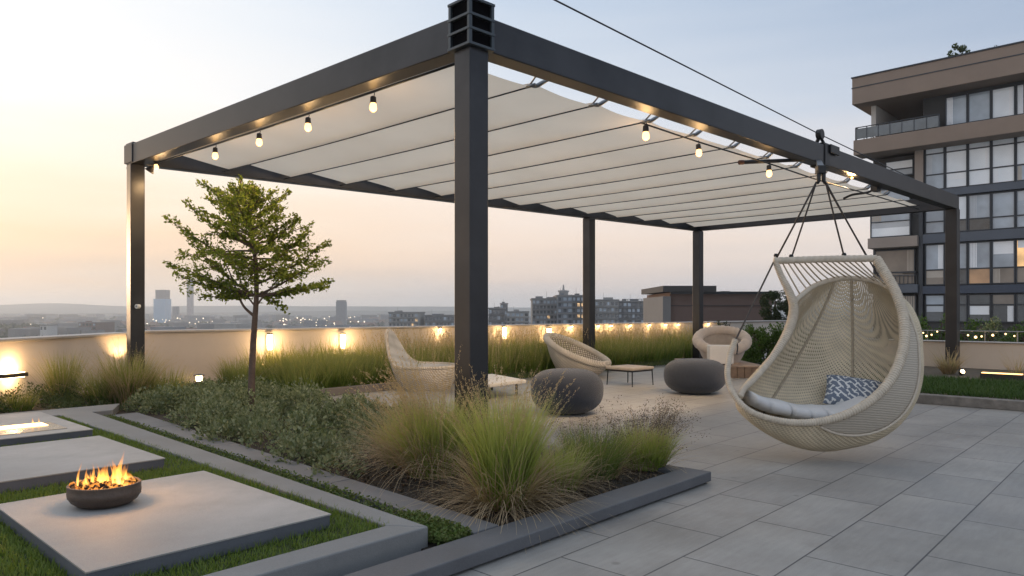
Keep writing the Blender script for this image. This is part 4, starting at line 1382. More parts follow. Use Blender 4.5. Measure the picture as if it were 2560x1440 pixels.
# moss and creeping plants in the slot between the two kerbs
q = poly_points([(2.05, 2.29), (2.225, 2.29), (2.41, 7.3), (2.265, 7.3)], 9000)
q2 = poly_points([(2.05, 2.285), (2.225, 2.285), (2.25, 2.7), (2.07, 2.7)], 3500)
V1, F1 = leaves(abn(np.concatenate([q, q2]), rng.uniform(.045, .092, 12500)), rng.uniform(.010, .020, 12500), aspect=.7)
tag(foliage_obj("moss_strip", (V1, F1), mat_leaf("moss_leaf", [(.085, .14, .03), (.12, .17, .042), (.14, .16, .055)], trans=.2)), kind="stuff")

# ------------------------------------------------------------------ grey-green ground cover round the tree
poly = [(2.50, 3.75), (3.35, 3.5), (3.93, 4.1), (3.95, 7.3), (4.35, 7.75), (2.62, 7.8), (2.68, 7.75)]
parts = []
NM = 105
mc = poly_points(poly, NM)
for k in range(NM):
    a, b = mc[k]
    R = rng.uniform(.12, .25); H = rng.uniform(.12, .29)
    n = int(360 * (R / .18) ** 2)
    d = unit(rng.normal(size=(n, 3)) + np.array([0, 0, .35])); d[:, 2] = np.abs(d[:, 2])
    rad = rng.uniform(.6, 1.02, n) ** .5
    c0 = arr(ab(a, b, .04))
    C = c0 + d * np.array([R, R, H]) * rad[:, None] * (1 + .18 * np.sin(5 * np.arctan2(d[:, 1], d[:, 0]) + k))[:, None]
    parts.append(leaves(C, rng.uniform(.019, .043, n), D=unit(d + np.array([0, 0, .5])), aspect=.55))
# sprigs that stand above the mat
for k in range(230):
    a, b = mc[rng.integers(NM)] + rng.normal(size=2) * .1
    h_ = rng.uniform(.15, .30); n = 22
    c0 = arr(ab(a, b, .05)); lean = rng.normal(size=3) * .22; lean[2] = 1
    u = rng.uniform(.35, 1, n)
    C = c0 + u[:, None] * h_ * lean + rng.normal(size=(n, 3)) * .014
    parts.append(leaves(C, rng.uniform(.012, .022, n), D=np.tile(unit(np.array(lean) + 1e-6), (n, 1)), aspect=.5))
tag(foliage_obj("ground_cover", join_np(parts), G_shrub), kind="stuff")
# low dark planting in the bed behind the lawn and along the kerb
poly = [(-1.5, 7.95), (2.6, 7.95), (3.6, 7.9), (4.45, 7.9), (4.6, 8.6), (3.4, 9.9), (-1.5, 10.4)]
NM = 150; mc = poly_points(poly, NM); parts = []
for k in range(NM):
    R = rng.uniform(.14, .26); H = rng.uniform(.10, .26); n = 240
    d = unit(rng.normal(size=(n, 3)) + np.array([0, 0, .3])); d[:, 2] = np.abs(d[:, 2])
    C = arr(ab(mc[k, 0], mc[k, 1], .04)) + d * np.array([R, R, H]) * (rng.uniform(.5, 1.05, n) ** .6)[:, None]
    parts.append(leaves(C, rng.uniform(.016, .035, n), D=d, aspect=.5))
tag(foliage_obj("low_planting", join_np(parts), G_low), kind="stuff")
# a leafier sprawl at the far edge of the planter
def shrub(name, c, R, H, n, size, mat, label, cat="shrub", group=None, stems=7, noise=.2, bot=.0):
    c = Vector(c)
    r = thing(name, c, label, cat, group)
    mb = MB()
    for k in range(stems):
        a = random.uniform(0, 2 * PI); q = Vector((math.cos(a) * R[0] * .6, math.sin(a) * R[1] * .6, H * random.uniform(.5, .85)))
        mb.tube(catmull([c, c + q * .4 + Vector((0, 0, H * .15)), c + q], 4), [.012, .012, .011, .010, .009, .008, .006, .005, .004][:9], 6)
    mb.build("stem", M_bark, r)
    nc = max(10, n // 90)
    d = unit(rng.normal(size=(nc, 3))); d[:, 2] = np.abs(d[:, 2]) * 1.0 - bot
    cc = np.array([c.x, c.y, c.z]) + d * np.array([R[0], R[1], H]) * (rng.uniform(.25, .92, nc) ** .5)[:, None]
    w_ = rng.integers(nc, size=n)
    dd = unit(rng.normal(size=(n, 3)))
    C = cc[w_] + dd * (np.array([R[0], R[1], H * .8]) * noise) * (rng.uniform(0, 1, n) ** .4)[:, None]
    C[:, 2] = np.maximum(C[:, 2], c.z + .01)
    foliage_obj("foliage", leaves(C, rng.uniform(.7, 1.3, n) * size, D=unit(dd + d[w_]), aspect=.5), mat, r)
    return r
for x, y, z, lb in [(860, 1052, .05, "leafy sprawling plant at the far edge of the planter, left one near the pale floor"),
                    (935, 1062, .05, "leafy sprawling plant at the far edge of the planter, just left of the tan grass")]:
    shrub("planter_shrub", pz(x, y, z), (.20, .18), .26, 900, .026, G_shrub, lb, "plant", "sprawling plants at the planter edge", 6, .25)

# ------------------------------------------------------------------ ornamental grasses
def clump(name, c, label, cat="grass clump", group=None, green=900, gh=(.3, .55), gr=.10, spread=.45, gcurl=.7, dry=500, dh=(.35, .6), dlean=.7, dcurl=1.5, stalks=40, sh=(.5, .7), head="straw", matg=None, gw=.005, bias=None, dw=.0035, headn=40, heads=.010):
    c = Vector(c)
    r = thing(name, c, label, cat, group)
    base = np.array([c.x, c.y, c.z])
    def roots(n, R):
        a = rng.uniform(0, 2 * PI, n); q = R * np.sqrt(rng.uniform(0, 1, n))
        return base + np.stack([q * np.cos(a), q * np.sin(a), np.zeros(n)], 1), a
    def azi(a, n):
        az = a + rng.normal(size=n) * .7
        if bias is not None:
            m_ = rng.uniform(size=n) < .55
            az = np.where(m_, bias + rng.normal(size=n) * .7, az)
        return az
    if green:
        p_, a = roots(green, gr)
        foliage_obj("green_blades", blades(p_, rng.uniform(*gh, green), a + rng.normal(size=green) * .8, np.abs(rng.normal(size=green)) * spread * .6, rng.uniform(.1, gcurl, green), rng.uniform(.6, 1.2, green) * gw, 5), matg or G_fresh, r)
    if dry:
        p_, a = roots(dry, gr * 1.1)
        foliage_obj("dry_blades", blades(p_, rng.uniform(*dh, dry), azi(a, dry), rng.uniform(.2, dlean, dry), rng.uniform(.4, dcurl, dry), rng.uniform(.6, 1.2, dry) * dw, 6), G_dry, r)
    if stalks:
        p_, a = roots(stalks, gr * .9)
        h_ = rng.uniform(*sh, stalks); az = azi(a, stalks); ln = np.abs(rng.normal(size=stalks)) * spread * .6; cu_ = rng.uniform(.2, .9, stalks)
        Vb, Qb, Tb = blades(p_, h_, az, ln, cu_, .0022, 6)
        foliage_obj("stalks", (Vb, Qb, Tb), G_dry, r)
        tips = Vb.reshape(stalks, 7, 2, 3)[:, :, 0]
        C = []; D = []
        for k in range(stalks):
            u = rng.uniform(3.9, 5.99, headn); i = u.astype(int); f = (u - i)[:, None]
            C.append(tips[k, i] * (1 - f) + tips[k, np.minimum(i + 1, 6)] * f + rng.normal(size=(headn, 3)) * (.004 if head == "straw" else .011))
            D.append(np.tile(tips[k, 6] - tips[k, 4], (headn, 1)))
        C = np.concatenate(C); D = np.concatenate(D)
        foliage_obj("seed_sprays", leaves(C, rng.uniform(.6, 1.3, len(C)) * heads, D=unit(D), aspect=.28 if head == "straw" else .5, spread=.7), G_straw if head == "straw" else G_seed, r)
    return r

GC = "ornamental grasses in the corner planter"
clump("ornamental_grass", pz(1085, 1185, .05), "tan and green fountain grass left of the corner post", group=GC, green=1600, gh=(.28, .52), gr=.15, spread=.28, gcurl=.6, dry=600, gw=.006, dh=(.42, .72), dlean=.9, dcurl=1.8, stalks=170, sh=(.52, .82), bias=math.radians(200), heads=.012, dw=.0045)
clump("ornamental_grass", pz(1010, 1160, .05), "low tan grass between the grey-green cover and the fountain grass", group=GC, green=500, gh=(.2, .38), gr=.12, spread=.5, dry=500, dh=(.3, .5), dlean=.9, dcurl=1.7, stalks=60, sh=(.4, .6), bias=math.radians(200), heads=.009)
clump("ornamental_grass", pz(1262, 1264, .05), "largest yellow-green fountain grass in front of the corner post with drooping tan skirt", group=GC, green=1600, gh=(.30, .64), gr=.115, spread=.21, gw=.0062, gcurl=.75, dry=850, dh=(.30, .58), dlean=1.4, dcurl=1.8, stalks=90, sh=(.55, .76), heads=.012, dw=.0052)
clump("ornamental_grass", pz(1480, 1190, .05), "dark green grass in the planter in front of the nearer pouf", group=GC, green=1300, gh=(.18, .34), gr=.15, spread=.5, gcurl=.8, dry=240, dh=(.25, .40), dlean=1.0, dcurl=1.5, stalks=60, sh=(.3, .42), head="seed", matg=mat_leaf("mid_grass_blade", [(.07, .125, .028), (.13, .22, .042), (.17, .26, .055)], trans=.45, use_t=True, tip=(.24, .29, .09)), heads=.008)
clump("ornamental_grass", pz(1610, 1168, .05), "green grass at the far right end of the planter with dark seed heads", group=GC, green=1100, gh=(.18, .33), gr=.13, spread=.5, gcurl=.8, dry=300, dh=(.25, .42), dlean=1.0, dcurl=1.5, stalks=150, sh=(.32, .48), head="seed", bias=math.radians(10), headn=34, heads=.009)
clump("ornamental_grass", pz(1390, 1222, .05), "short green grass filling the gap between the largest fountain grass and the dark green one", group=GC, green=700, gh=(.16, .30), gr=.12, spread=.5, dry=400, dh=(.2, .36), dlean=1.1, dcurl=1.6, stalks=20, sh=(.3, .4), heads=.008)
clump("ornamental_grass", pz(1262, 1150, .05), "slender wispy grass rising behind the corner post, to its right", group=GC, green=220, gh=(.25, .48), gr=.09, spread=.25, dry=120, dh=(.35, .55), dlean=.4, dcurl=.7, stalks=36, sh=(.45, .72), heads=.009)

GL = "grass clumps in the bed by the left wall"
def bedclump(x, y, d, label, **k):
    q = px(x, y, d); q.z = .045
    return clump("tall_grass_clump", q, label, group=GL, matg=G_tall, **k)
bedclump(158, 990, 7.9, "upright green grass clump in front of the wall, left of the lit one", green=520, gh=(.34, .62), gr=.10, spread=.32, gcurl=.5, dry=120, dh=(.35, .6), dlean=.5, dcurl=.8, stalks=20, sh=(.5, .65), gw=.007)
bedclump(322, 985, 7.8, "large lit golden grass clump at the foot of the left post", green=800, gh=(.34, .64), gr=.17, spread=.38, gcurl=.6, dry=380, dh=(.4, .74), dlean=.45, dcurl=.9, stalks=50, sh=(.55, .80), gw=.007, dw=.006)
bedclump(255, 992, 7.7, "smaller green grass clump just left of the lit golden one", green=400, gh=(.25, .48), gr=.12, spread=.5, dry=150, dh=(.3, .5), dlean=.7, dcurl=1.0, stalks=15, sh=(.4, .55), gw=.007)
bedclump(420, 985, 7.9, "arching green grass clump just right of the left post", green=420, gh=(.25, .46), gr=.13, spread=.5, dry=120, dh=(.3, .5), dlean=.8, dcurl=1.0, stalks=14, sh=(.4, .5), gw=.007)
bedclump(40, 1000, 7.3, "short grass clump under the black bar lamp", green=300, gh=(.12, .25), gr=.14, spread=.6, dry=80, dh=(.2, .3), dlean=.9, dcurl=1.2, stalks=0, gw=.007)
bedclump(600, 975, 9.2, "dark green grass clump against the wall behind the tree trunk", green=750, gh=(.26, .48), gr=.20, spread=.45, gcurl=.6, dry=80, dh=(.3, .5), dlean=.6, dcurl=.8, stalks=16, sh=(.4, .55), gw=.008)
# grass in the right hand bed
q = px(2372, 938, 10.9); q.z = .1
clump("tall_grass_clump", q, "dry straw-coloured grass tuft at the foot of the right post", group="dry grasses in the right bed", green=60, gh=(.2, .35), gr=.07, spread=.5, dry=150, dh=(.25, .5), dlean=.6, dcurl=.7, stalks=12, sh=(.35, .5), dw=.012, matg=G_tall)
q = px(2540, 930, 10.6); q.z = .1
clump("tall_grass_clump", q, "thin dry grass wisp by the glowing strip lamp", group="dry grasses in the right bed", green=20, gh=(.15, .3), gr=.08, spread=.4, dry=50, dh=(.2, .38), dlean=.5, dcurl=.5, stalks=10, sh=(.3, .45), dw=.007, matg=G_tall)

# tall grass along the long wall, in tussocks of uneven height
n = 27000
nc_ = 430
cc_ = poly_points([(4.7, 7.95), (7.4, 7.95), (7.9, 7.75), (15.5, 7.55), (15.5, 8.45), (9.5, 9.3), (5.0, 9.85)], nc_)
w_ = rng.integers(nc_, size=n)
off_ = rng.normal(size=(n, 2)) * .10
q = cc_[w_] + off_
q[:, 1] = np.maximum(q[:, 1], np.where(q[:, 0] < 7.4, 7.86, 7.5))
dist = abn(q, 0)[:, 1]
hh = rng.uniform(.36, .66, n) * rng.uniform(.68, 1.28, nc_)[w_] * np.clip(.84 + .02 * (dist - 9), .8, 1.06)
P0 = abn(q, .04)
ow_ = abn(off_, 0)
az_ = np.arctan2(ow_[:, 1], ow_[:, 0]) + rng.normal(size=n) * .6
tg = [blades(P0, hh, az_, np.abs(rng.normal(size=n)) * .12 + np.linalg.norm(off_, axis=1) * 1.1, rng.uniform(.05, .7, n), rng.uniform(.006, .013, n), 4)]
tag(foliage_obj("tall_grass", join_np(tg), G_tall), kind="stuff")
n = 1700
q = poly_points([(6.5, 8.0), (7.9, 7.8), (15.5, 7.6), (15.5, 8.4), (9.5, 9.2), (6.5, 9.3)], n)
P0 = abn(q, .04)
b_ = blades(P0, rng.uniform(.55, .78, n), rng.uniform(0, 2 * PI, n), np.abs(rng.normal(size=n)) * .12, rng.uniform(.05, .5, n), .006, 5)
tip = b_[0].reshape(n, 6, 2, 3)[:, :, 0]
u = np.repeat(np.arange(n), 14); f = rng.uniform(0, 1, len(u))[:, None]
C = tip[u, 4] * (1 - f) + tip[u, 5] * f + rng.normal(size=(len(u), 3)) * .006
lv = leaves(C, rng.uniform(.015, .03, len(u)), D=unit(tip[u, 5] - tip[u, 4]), aspect=.3)
tag(foliage_obj("plume_grass", join_np([b_, lv]), G_straw), kind="stuff")
# short turf verge in front of the tall grass and the dark lawn on the right
q = poly_points([(7.4, 7.30), (12.6, 7.1), (13.4, 7.35), (13.4, 7.7), (7.4, 7.85)], 9000)
v1 = blades(abn(q, .03), rng.uniform(.03, .075, 9000), rng.uniform(0, 2 * PI, 9000), rng.uniform(.1, .7, 9000), .5, .012, 2)
tag(foliage_obj("verge_grass", v1, G_low), kind="stuff")
q = poly_points([(9.31, -1.5), (11.6, -1.5), (11.4, 3.3), (9.31, 3.3)], 22000)
v2 = blades(abn(q, .09), rng.uniform(.05, .11, 22000), rng.uniform(0, 2 * PI, 22000), rng.uniform(.05, .5, 22000), .5, .011, 2)
tag(foliage_obj("dark_lawn", v2, mat_leaf("dark_lawn_blade", [(.03, .07, .014), (.045, .09, .018), (.06, .11, .02)], trans=.3, use_t=True, tip=(.07, .13, .03))), kind="stuff")

# ------------------------------------------------------------------ the young tree
TD = 6.93
tb = px(630, 1036, TD); tb.z = .045
tree = thing("young_tree", tb, "slender young tree with spreading fronds of small leaves in the planter", "tree")
stem = [tb, px(629, 960, TD), px(632, 880, TD + .02), px(637, 800, TD), px(641, 740, TD - .01), px(640, 680, TD), px(634, 610, TD + .02), px(624, 540, TD), px(610, 490, TD - .01), px(600, 448, TD)]
sc_ = catmull(stem, 6)
NS = len(sc_)
rad = [.032 * (1 - i / (NS - 1)) ** .85 + .004 for i in range(NS)]
mb = MB(); mb.tube(sc_, rad, 12); mb.build("trunk", M_bark, tree, smooth=True)
def at_h(f):
    x = f * (NS - 1); i = min(NS - 2, int(x)); return sc_[i].lerp(sc_[i + 1], x - i)
lp, ld = [], []
limbs = MB()
def frond(b0, dirv, L, sag, twigs, dens, side_h=.9, tw=1.0):
    """one branch with side twigs and the leaves on them"""
    dirv = dirv.normalized()
    pts = [b0]
    d = dirv.copy()
    n = 9
    for i in range(n):
        d = (d + Vector((random.gauss(0, .07), random.gauss(0, .07), sag / n + random.gauss(0, .05)))).normalized()
        pts.append(pts[-1] + d * (L / n))
    limbs.tube(pts, [.009 * (1 - i / n) * min(1.3, L / .6) + .0014 for i in range(n + 1)], 6)
    def along(f):
        x = f * n; i = min(n - 1, int(x)); return pts[i].lerp(pts[i + 1], x - i), (pts[i + 1] - pts[i]).normalized()
    k = int(dens * L * 95)
    for _ in range(k):
        f = random.uniform(.22, 1); p_, dd = along(f)
        s_ = .026 * (1.25 - f * .7)
        lp.append(p_ + Vector((random.gauss(0, s_), random.gauss(0, s_), random.gauss(0, s_)))); ld.append(dd)
    for j in range(twigs):
        f = .25 + .68 * (j + random.random() * .6) / twigs
        p_, dd = along(f)
        sd = dd.cross(Vector((random.gauss(0, .5), random.gauss(0, .5), 1))).normalized() * (1 if j % 2 else -1)
        td = (dd * .75 + sd * side_h + Vector((0, 0, random.uniform(-.15, .35)))).normalized()
        tl = L * random.uniform(.22, .38) * (1.15 - f * .6) * tw
        q = [p_, p_ + td * tl * .5 + Vector((0, 0, .012)), p_ + td * tl]
        limbs.tube(q, [.003, .002, .001], 5)
        for _ in range(int(tl * 150 * dens)):
            g = random.uniform(.1, 1); c0 = p_.lerp(q[2], g)
            lp.append(c0 + Vector((random.gauss(0, .014), random.gauss(0, .014), random.gauss(0, .014)))); ld.append(td)
env = [(0.0, .55), (.12, .72), (.3, .78), (.5, .62), (.7, .42), (.85, .25), (1.0, .07)]
def reach(h):
    for (a, r0), (b, r1) in zip(env, env[1:]):
        if h <= b: return r0 + (r1 - r0) * (h - a) / (b - a)
    return .2
NB = 50
for k in range(NB):
    h = (k + .5) / NB
    f = .55 + .35 * h
    b0 = at_h(f)
    az = k * 2.39996 + random.uniform(-.3, .3)
    L = reach(h) * random.uniform(.60, .95)
    elev = -.12 + 1.0 * h ** 1.0 + random.uniform(-.12, .16)
    frond(b0, Vector((math.cos(az) * math.cos(elev), math.sin(az) * math.cos(elev), math.sin(elev))), L, .25 if h > .25 else -.35, 7, .85)
# long slender fronds that shape the outline
def stem_y(y):
    zz = EYE + (HZ - y) / F * TD
    return min(sc_, key=lambda q: abs(q.z - zz))
for x, y, dd in [(501, 448, 0), (506, 478, .1), (461, 517, -.05), (416, 553, .05), (429, 617, .1), (422, 643, -.1), (409, 666, 0), (598, 441, 0), (632, 455, .02), (693, 473, 0), (726, 483, .05), (735, 531, -.05), (752, 548, .1), (779, 582, 0), (825, 592, .05), (821, 638, -.1), (833, 698, .1), (833, 712, -.1), (556, 752, .1), (500, 738, -.05), (540, 735, .1), (720, 768, -.05), (700, 745, .15), (770, 740, .1), (470, 700, .05)]:
    b0 = stem_y(min(740, y + 25 + .50 * abs(x - 630))); e = px(x, y, TD + dd)
    v = e - b0
    frond(b0, v.normalized() + Vector((0, 0, -.08 if v.z > 0 else .22)), v.length * 1.02, .16 if v.z > 0 else -.5, 9, 1.25, .55, .5)
e1 = catmull([px(637, 792, TD), px(608, 764, TD), px(590, 722, TD + .02), px(568, 668, TD + .04), px(530, 612, TD + .05)], 5)
limbs.tube(e1, [.013 * (1 - i / len(e1)) + .002 for i in range(len(e1))], 8)
e2 = catmull([px(640, 768, TD), px(622, 745, TD + .02), px(604, 712, TD + .05), px(592, 660, TD + .06)], 5); limbs.tube(e2, [.008 * (1 - i / len(e2)) + .002 for i in range(len(e2))], 8)
e3 = catmull([px(640, 766, TD), px(655, 746, TD - .02), px(690, 705, TD - .05), px(730, 660, TD - .08)], 5); limbs.tube(e3, [.010 * (1 - i / len(e3)) + .002 for i in range(len(e3))], 8)
limbs.build("limbs", M_bark, tree)
for _ in range(44):                       # leafy inner clumps round the stem
    yy_ = random.uniform(540, 735); half = 40 + 115 * min(1, (yy_ - 480) / 200)
    c0 = px(638 + max(-1.05, min(1.05, random.gauss(0, .55))) * half, yy_, TD + random.gauss(0, .16))
    for _k in range(34):
        lp.append(c0 + Vector((random.gauss(0, .045), random.gauss(0, .045), random.gauss(0, .028)))); ld.append(Vector((random.gauss(0, 1), random.gauss(0, 1), random.gauss(0, .5))))
C = np.array([tuple(p_) for p_ in lp]); D = np.array([tuple(p_) for p_ in ld])
foliage_obj("crown", leaves(C, rng.uniform(.026, .052, len(C)), D=D, aspect=.5, spread=1.3), G_tree, tree)

# ------------------------------------------------------------------ hedges and shrubs on the right
q = px(1915, 905, 13.3); q.z = .04
shrub("hedge_shrub", q, (.50, .42), .80, 5200, .05, G_hedge, "big bright green shrub beside the papasan chair", "shrub", "shrubs by the garden corner", 9, .20)
q = px(1985, 905, 13.0); q.z = .04
shrub("hedge_shrub", q, (.55, .45), .86, 5200, .05, G_hedge, "bright green shrub half hidden behind the egg chair", "shrub", "shrubs by the garden corner", 9, .20)
q = px(1818, 900, 17.5); q.z = .04
shrub("garden_shrub", q, (.36, .30), .98, 1700, .05, G_darkt, "small dark shrub above the papasan chair, left of the round tree", "shrub", None, 5, .22)
q = px(1872, 895, 17.8); q.z = .04
shrub("garden_shrub", q, (.40, .3), .86, 1500, .05, G_hedge, "low green shrub just below the round dark tree", "shrub", None, 5, .25)
def round_tree(name, c, R, hz, label, mat, n, size, trunk=True):
    c = Vector(c)
    base = Vector((c.x, c.y, hz))
    r = thing(name, base, label, "tree")
    mb = MB(); mb.tube([base, base.lerp(c, .5), c + Vector((0, 0, R[2] * .3))], [.12, .09, .03], 8); mb.build("trunk", M_bark, r)
    nc = n // 70
    d = unit(rng.normal(size=(nc, 3)))
    cc = np.array(c) + d * np.array(R) * (rng.uniform(.3, 1, nc) ** .45)[:, None] * (1 + .10 * np.sin(4 * np.arctan2(d[:, 1], d[:, 0])))[:, None]
    w_ = rng.integers(nc, size=n); dd = unit(rng.normal(size=(n, 3)))
    C = cc[w_] + dd * np.array(R) * .20 * (rng.uniform(0, 1, n) ** .5)[:, None]
    foliage_obj("crown", leaves(C, rng.uniform(.7, 1.3, n) * size, D=unit(dd + np.array([0, 0, -.4])), aspect=.5), mat, r)
c = px(1938, 768, 26); 
round_tree("round_tree", c, (.58, .58, .66), -.4, "round dark tree standing between the brown building and the egg chair", G_darkt, 5000, .075)

# mulch and fallen bits on the planting soil
q = poly_points([(2.42, 2.30), (3.90, 2.30), (3.90, 4.2), (2.5, 4.2)], 6000)
lf_ = leaves(abn(q, rng.uniform(.045, .058, 6000)), rng.uniform(.008, .03, 6000), aspect=.45)
tag(foliage_obj("mulch", lf_, mat_leaf("mulch_chip", [(.05, .035, .022), (.09, .06, .038), (.14, .10, .065), (.035, .026, .018)], trans=.05)), kind="stuff")
# ------------------------------------------------------------------ the building on the right
BC = Vector(((2142 - CX) / F * 50, 50, 0)); FD = Vector((.7225, -.6914, 0)); FN = Vector((-.6914, -.7225, 0))
def fuz(x, y, off=0.0):
    """picture point on the facade plane moved out by off -> (u, z)"""
    ray = Vector(((x - CX) / F, 1, 0))
    d = (BC + FN * off).dot(FN) / ray.dot(FN)
    p_ = ray * d - (BC + FN * off)
    return p_.dot(FD), EYE + (HZ - y) / F * d
def fu(x, off=0.0): return fuz(x, 700, off)[0]
def fz(x, y, off=0.0): return fuz(x, y, off)[1]
def fbox(mb, u0, u1, z0, z1, o0, o1, mi=0):
    c = BC + FD * (u0 + u1) / 2 + FN * (o0 + o1) / 2 + Vector((0, 0, (z0 + z1) / 2))
    return mb.obox(c, FD * (u1 - u0) / 2, FN * (o1 - o0) / 2, (0, 0, (z1 - z0) / 2), mi)
M_taupe = mat_basic("taupe_cladding", (.25, .19, .148), rough=.7, var=.08, scale=.7, bump=.05, bscale=8, stain=.1)
M_taupe2 = mat_basic("pale_taupe_cladding", (.30, .25, .215), rough=.7, var=.08, scale=.7)
M_slab = mat_basic("bluegrey_spandrel", (.085, .10, .125), rough=.35, metal=.3, var=.1, scale=.8)
M_mull = mat_basic("window_frame_metal", (.045, .05, .058), rough=.4, metal=.4, var=.1, scale=2)
M_bwall = mat_basic("dark_building_wall", (.055, .053, .052), rough=.8, var=.2, scale=.6)
def mat_glass(name, col, rough=.06, var=.25, emit=None, es=0.0):
    m, t, out = new_mat(name)
    p = t.n("ShaderNodeBsdfPrincipled", Roughness=rough)
    p.inputs["Specular IOR Level"].default_value = .8
    p.inputs["Coat Weight"].default_value = .35; p.inputs["Coat Roughness"].default_value = .03
    tc = t.n("ShaderNodeTexCoord"); nz = t.n("ShaderNodeTexNoise", Scale=.55, Detail=3.0); t.l(tc.outputs["Object"], nz.inputs["Vector"])
    t.l(t.ramp(nz.outputs[0], [(.35, tuple(c * (1 - var) for c in col)), (.65, tuple(min(1, c * (1 + var)) for c in col))]), p.inputs["Base Color"])
    if emit:
        p.inputs["Emission Color"].default_value = (*emit, 1)
        t.l(t.ramp(nz.outputs[0], [(.40, (es * .15,) * 3), (.66, (es,) * 3)]), p.inputs["Emission Strength"])
    t.l(p.outputs[0], out.inputs[0])
    return m
G_blindsky = mat_glass("blind_and_painted_sky_glass", (.84, .89, .93), var=.08)  # pale blinds, with the sky's reflection painted into the base colour
G_mid = mat_glass("painted_sky_glass", (.36, .42, .48))  # bluish base colour stands in for reflected sky
G_dark = mat_glass("dark_glass", (.045, .055, .062), var=.6)
G_warm = mat_glass("lit_glass", (.16, .10, .06), emit=(1.0, .55, .25), es=.14)
G_lit = mat_glass("bright_lit_glass", (.3, .2, .1), emit=(1.0, .58, .24), es=.8)
G_tan = mat_glass("curtain_glass", (.20, .165, .13), var=.3)

ub = BC + FD * 0
bld = thing("apartment_building", BC + FD * 8 + Vector((0, 0, -28)), "tall modern apartment building with taupe bands and glass bays behind the egg chair", "building")
XR = 2430
U0, U1 = fu(2142), 30.0
uL, uM = fu(2172), fu(2304)
zt = fz(XR, 150); zf = fz(XR, 221)
mb = MB()
fbox(mb, uM, U1, -28, zf, -18, -.35); fbox(mb, uL, uM, -28, fz(2250, 385), -14, -.9)
mb.build("wall", M_bwall, bld)
mb = MB(); fbox(mb, U0 + .15, U1, zf, zt, -18, 1.4); mb.build("roof_fascia", M_taupe, bld, bevel=.03)
mb = MB(); zz = fz(XR, 178); fbox(mb, U0 + .12, U1, zz, zz + .06, -1, 1.43); fbox(mb, U0 + .10, U1, zt, zt + .08, -18.1, 1.46); mb.build("fascia_line", M_mull, bld)
mb = MB(); fbox(mb, U0 + 1.0, U0 + 1.3, fz(2200, 335), zf, -6, .2); mb.build("loggia_wall", mat_basic("pale_soffit", (.5, .48, .45), rough=.8, var=.05), bld)
# balcony band under the top floor
zb0, zb1 = fz(XR, 347, 1.2), fz(XR, 306, 1.2)
mb = MB(); fbox(mb, U0 + .2, U1, zb0, zb1, -.4, 1.3); fbox(mb, U0 + .35, uM + 1.0, zb0 + .1, zb1 - .05, -6, -.4); mb.build("balcony_band", M_taupe, bld, bevel=.03)
rail = thing
mb = MB()
ur0, ur1 = U0 + .3, fu(2360)
zr = fz(2250, 303, 1.1)
fbox(mb, ur0, ur1, zr, zr + .05, 1.12, 1.2)
for k in range(8):
    u = ur0 + (ur1 - ur0) * k / 7; fbox(mb, u - .025, u + .025, zb1, zr, 1.13, 1.18)
fbox(mb, ur0, ur0 + .05, zr, zr + .05, -5, 1.12)
for k in range(4): fbox(mb, ur0, ur0 + .05, zb1, zr, 1.0 - k * 1.5, 1.05 - k * 1.5)
ro = mb.build("balcony_railing", M_mull, bld)
mb = MB(); fbox(mb, ur0 + .06, ur1 - .05, zb1 + .08, zr - .06, 1.145, 1.165); mb.build("glass_panel", mat_glass("rail_glass", (.10, .115, .125)), ro)
# a few chairs and plants left on the balcony are only dark shapes
mb = MB()
for u in (2.2, 3.1, 4.6):
    fbox(mb, U0 + u, U0 + u + .5, zb1 + .35, zb1 + .42, .1, .6); fbox(mb, U0 + u, U0 + u + .5, zb1 + .43, zb1 + .95, .02, .08)
    for du in (.02, .44): fbox(mb, U0 + u + du, U0 + u + du + .04, zb1, zb1 + .34, .12, .16)
mb.build("balcony_seating", M_mull, bld)

rw = random.Random(21)
G_bl1 = mat_glass("blind_behind_glass", (.88, .90, .92), var=.06); G_bl2 = mat_glass("grey_blind_behind_glass", (.46, .50, .54), var=.1); G_bl3 = mat_glass("beige_curtain_behind_glass", (.42, .37, .31), var=.12)
def window(u0, u1, z0, z1, mats, nz_=(), off=-.33, fw=.07):
    """frame with one pane for each light between the transoms"""
    mb = MB()
    fbox(mb, u0, u0 + fw, z0, z1, off, off + .12); fbox(mb, u1 - fw, u1, z0, z1, off, off + .12)
    zs = [z0] + list(nz_) + [z1]
    fbox(mb, u0 + fw, u1 - fw, z0, z0 + fw, off, off + .115); fbox(mb, u0 + fw, u1 - fw, z1 - fw, z1, off, off + .115)
    for q in nz_: fbox(mb, u0 + fw, u1 - fw, q - fw / 2, q + fw / 2, off, off + .11)
    w_ = mb.build("window", M_mull, bld)
    for i in range(len(zs) - 1):
        mb = MB(); fbox(mb, u0 + fw, u1 - fw, zs[i] + fw * .6, zs[i + 1] - fw * .6, off, off + .05)
        mb.build("pane", mats[i % len(mats)], w_)
        hh_ = zs[i + 1] - zs[i]
        if hh_ > .9 and rw.random() < .6:          # roller blinds and curtains at odd heights
            mb = MB()
            if rw.random() < .55: fbox(mb, u0 + fw + .03, u1 - fw - .03, zs[i + 1] - fw - hh_ * rw.uniform(.15, .62), zs[i + 1] - fw, off, off + .057)
            else:
                wd = (u1 - u0) * rw.uniform(.16, .34); a = u0 + fw + .02 if rw.random() < .5 else u1 - fw - .02 - wd
                for q in range(5): fbox(mb, a + wd * q / 5, a + wd * (q + .8) / 5, zs[i] + fw, zs[i + 1] - fw, off, off + .056 + .006 * (q % 2))
            mb.build("blind", rw.choice((G_bl1, G_bl2, G_bl3)), w_)
us = [fu(x) for x in (2309, 2360, 2417, 2476, 2537, 2600, 2670)]
def Z(y): return fz(XR, y)
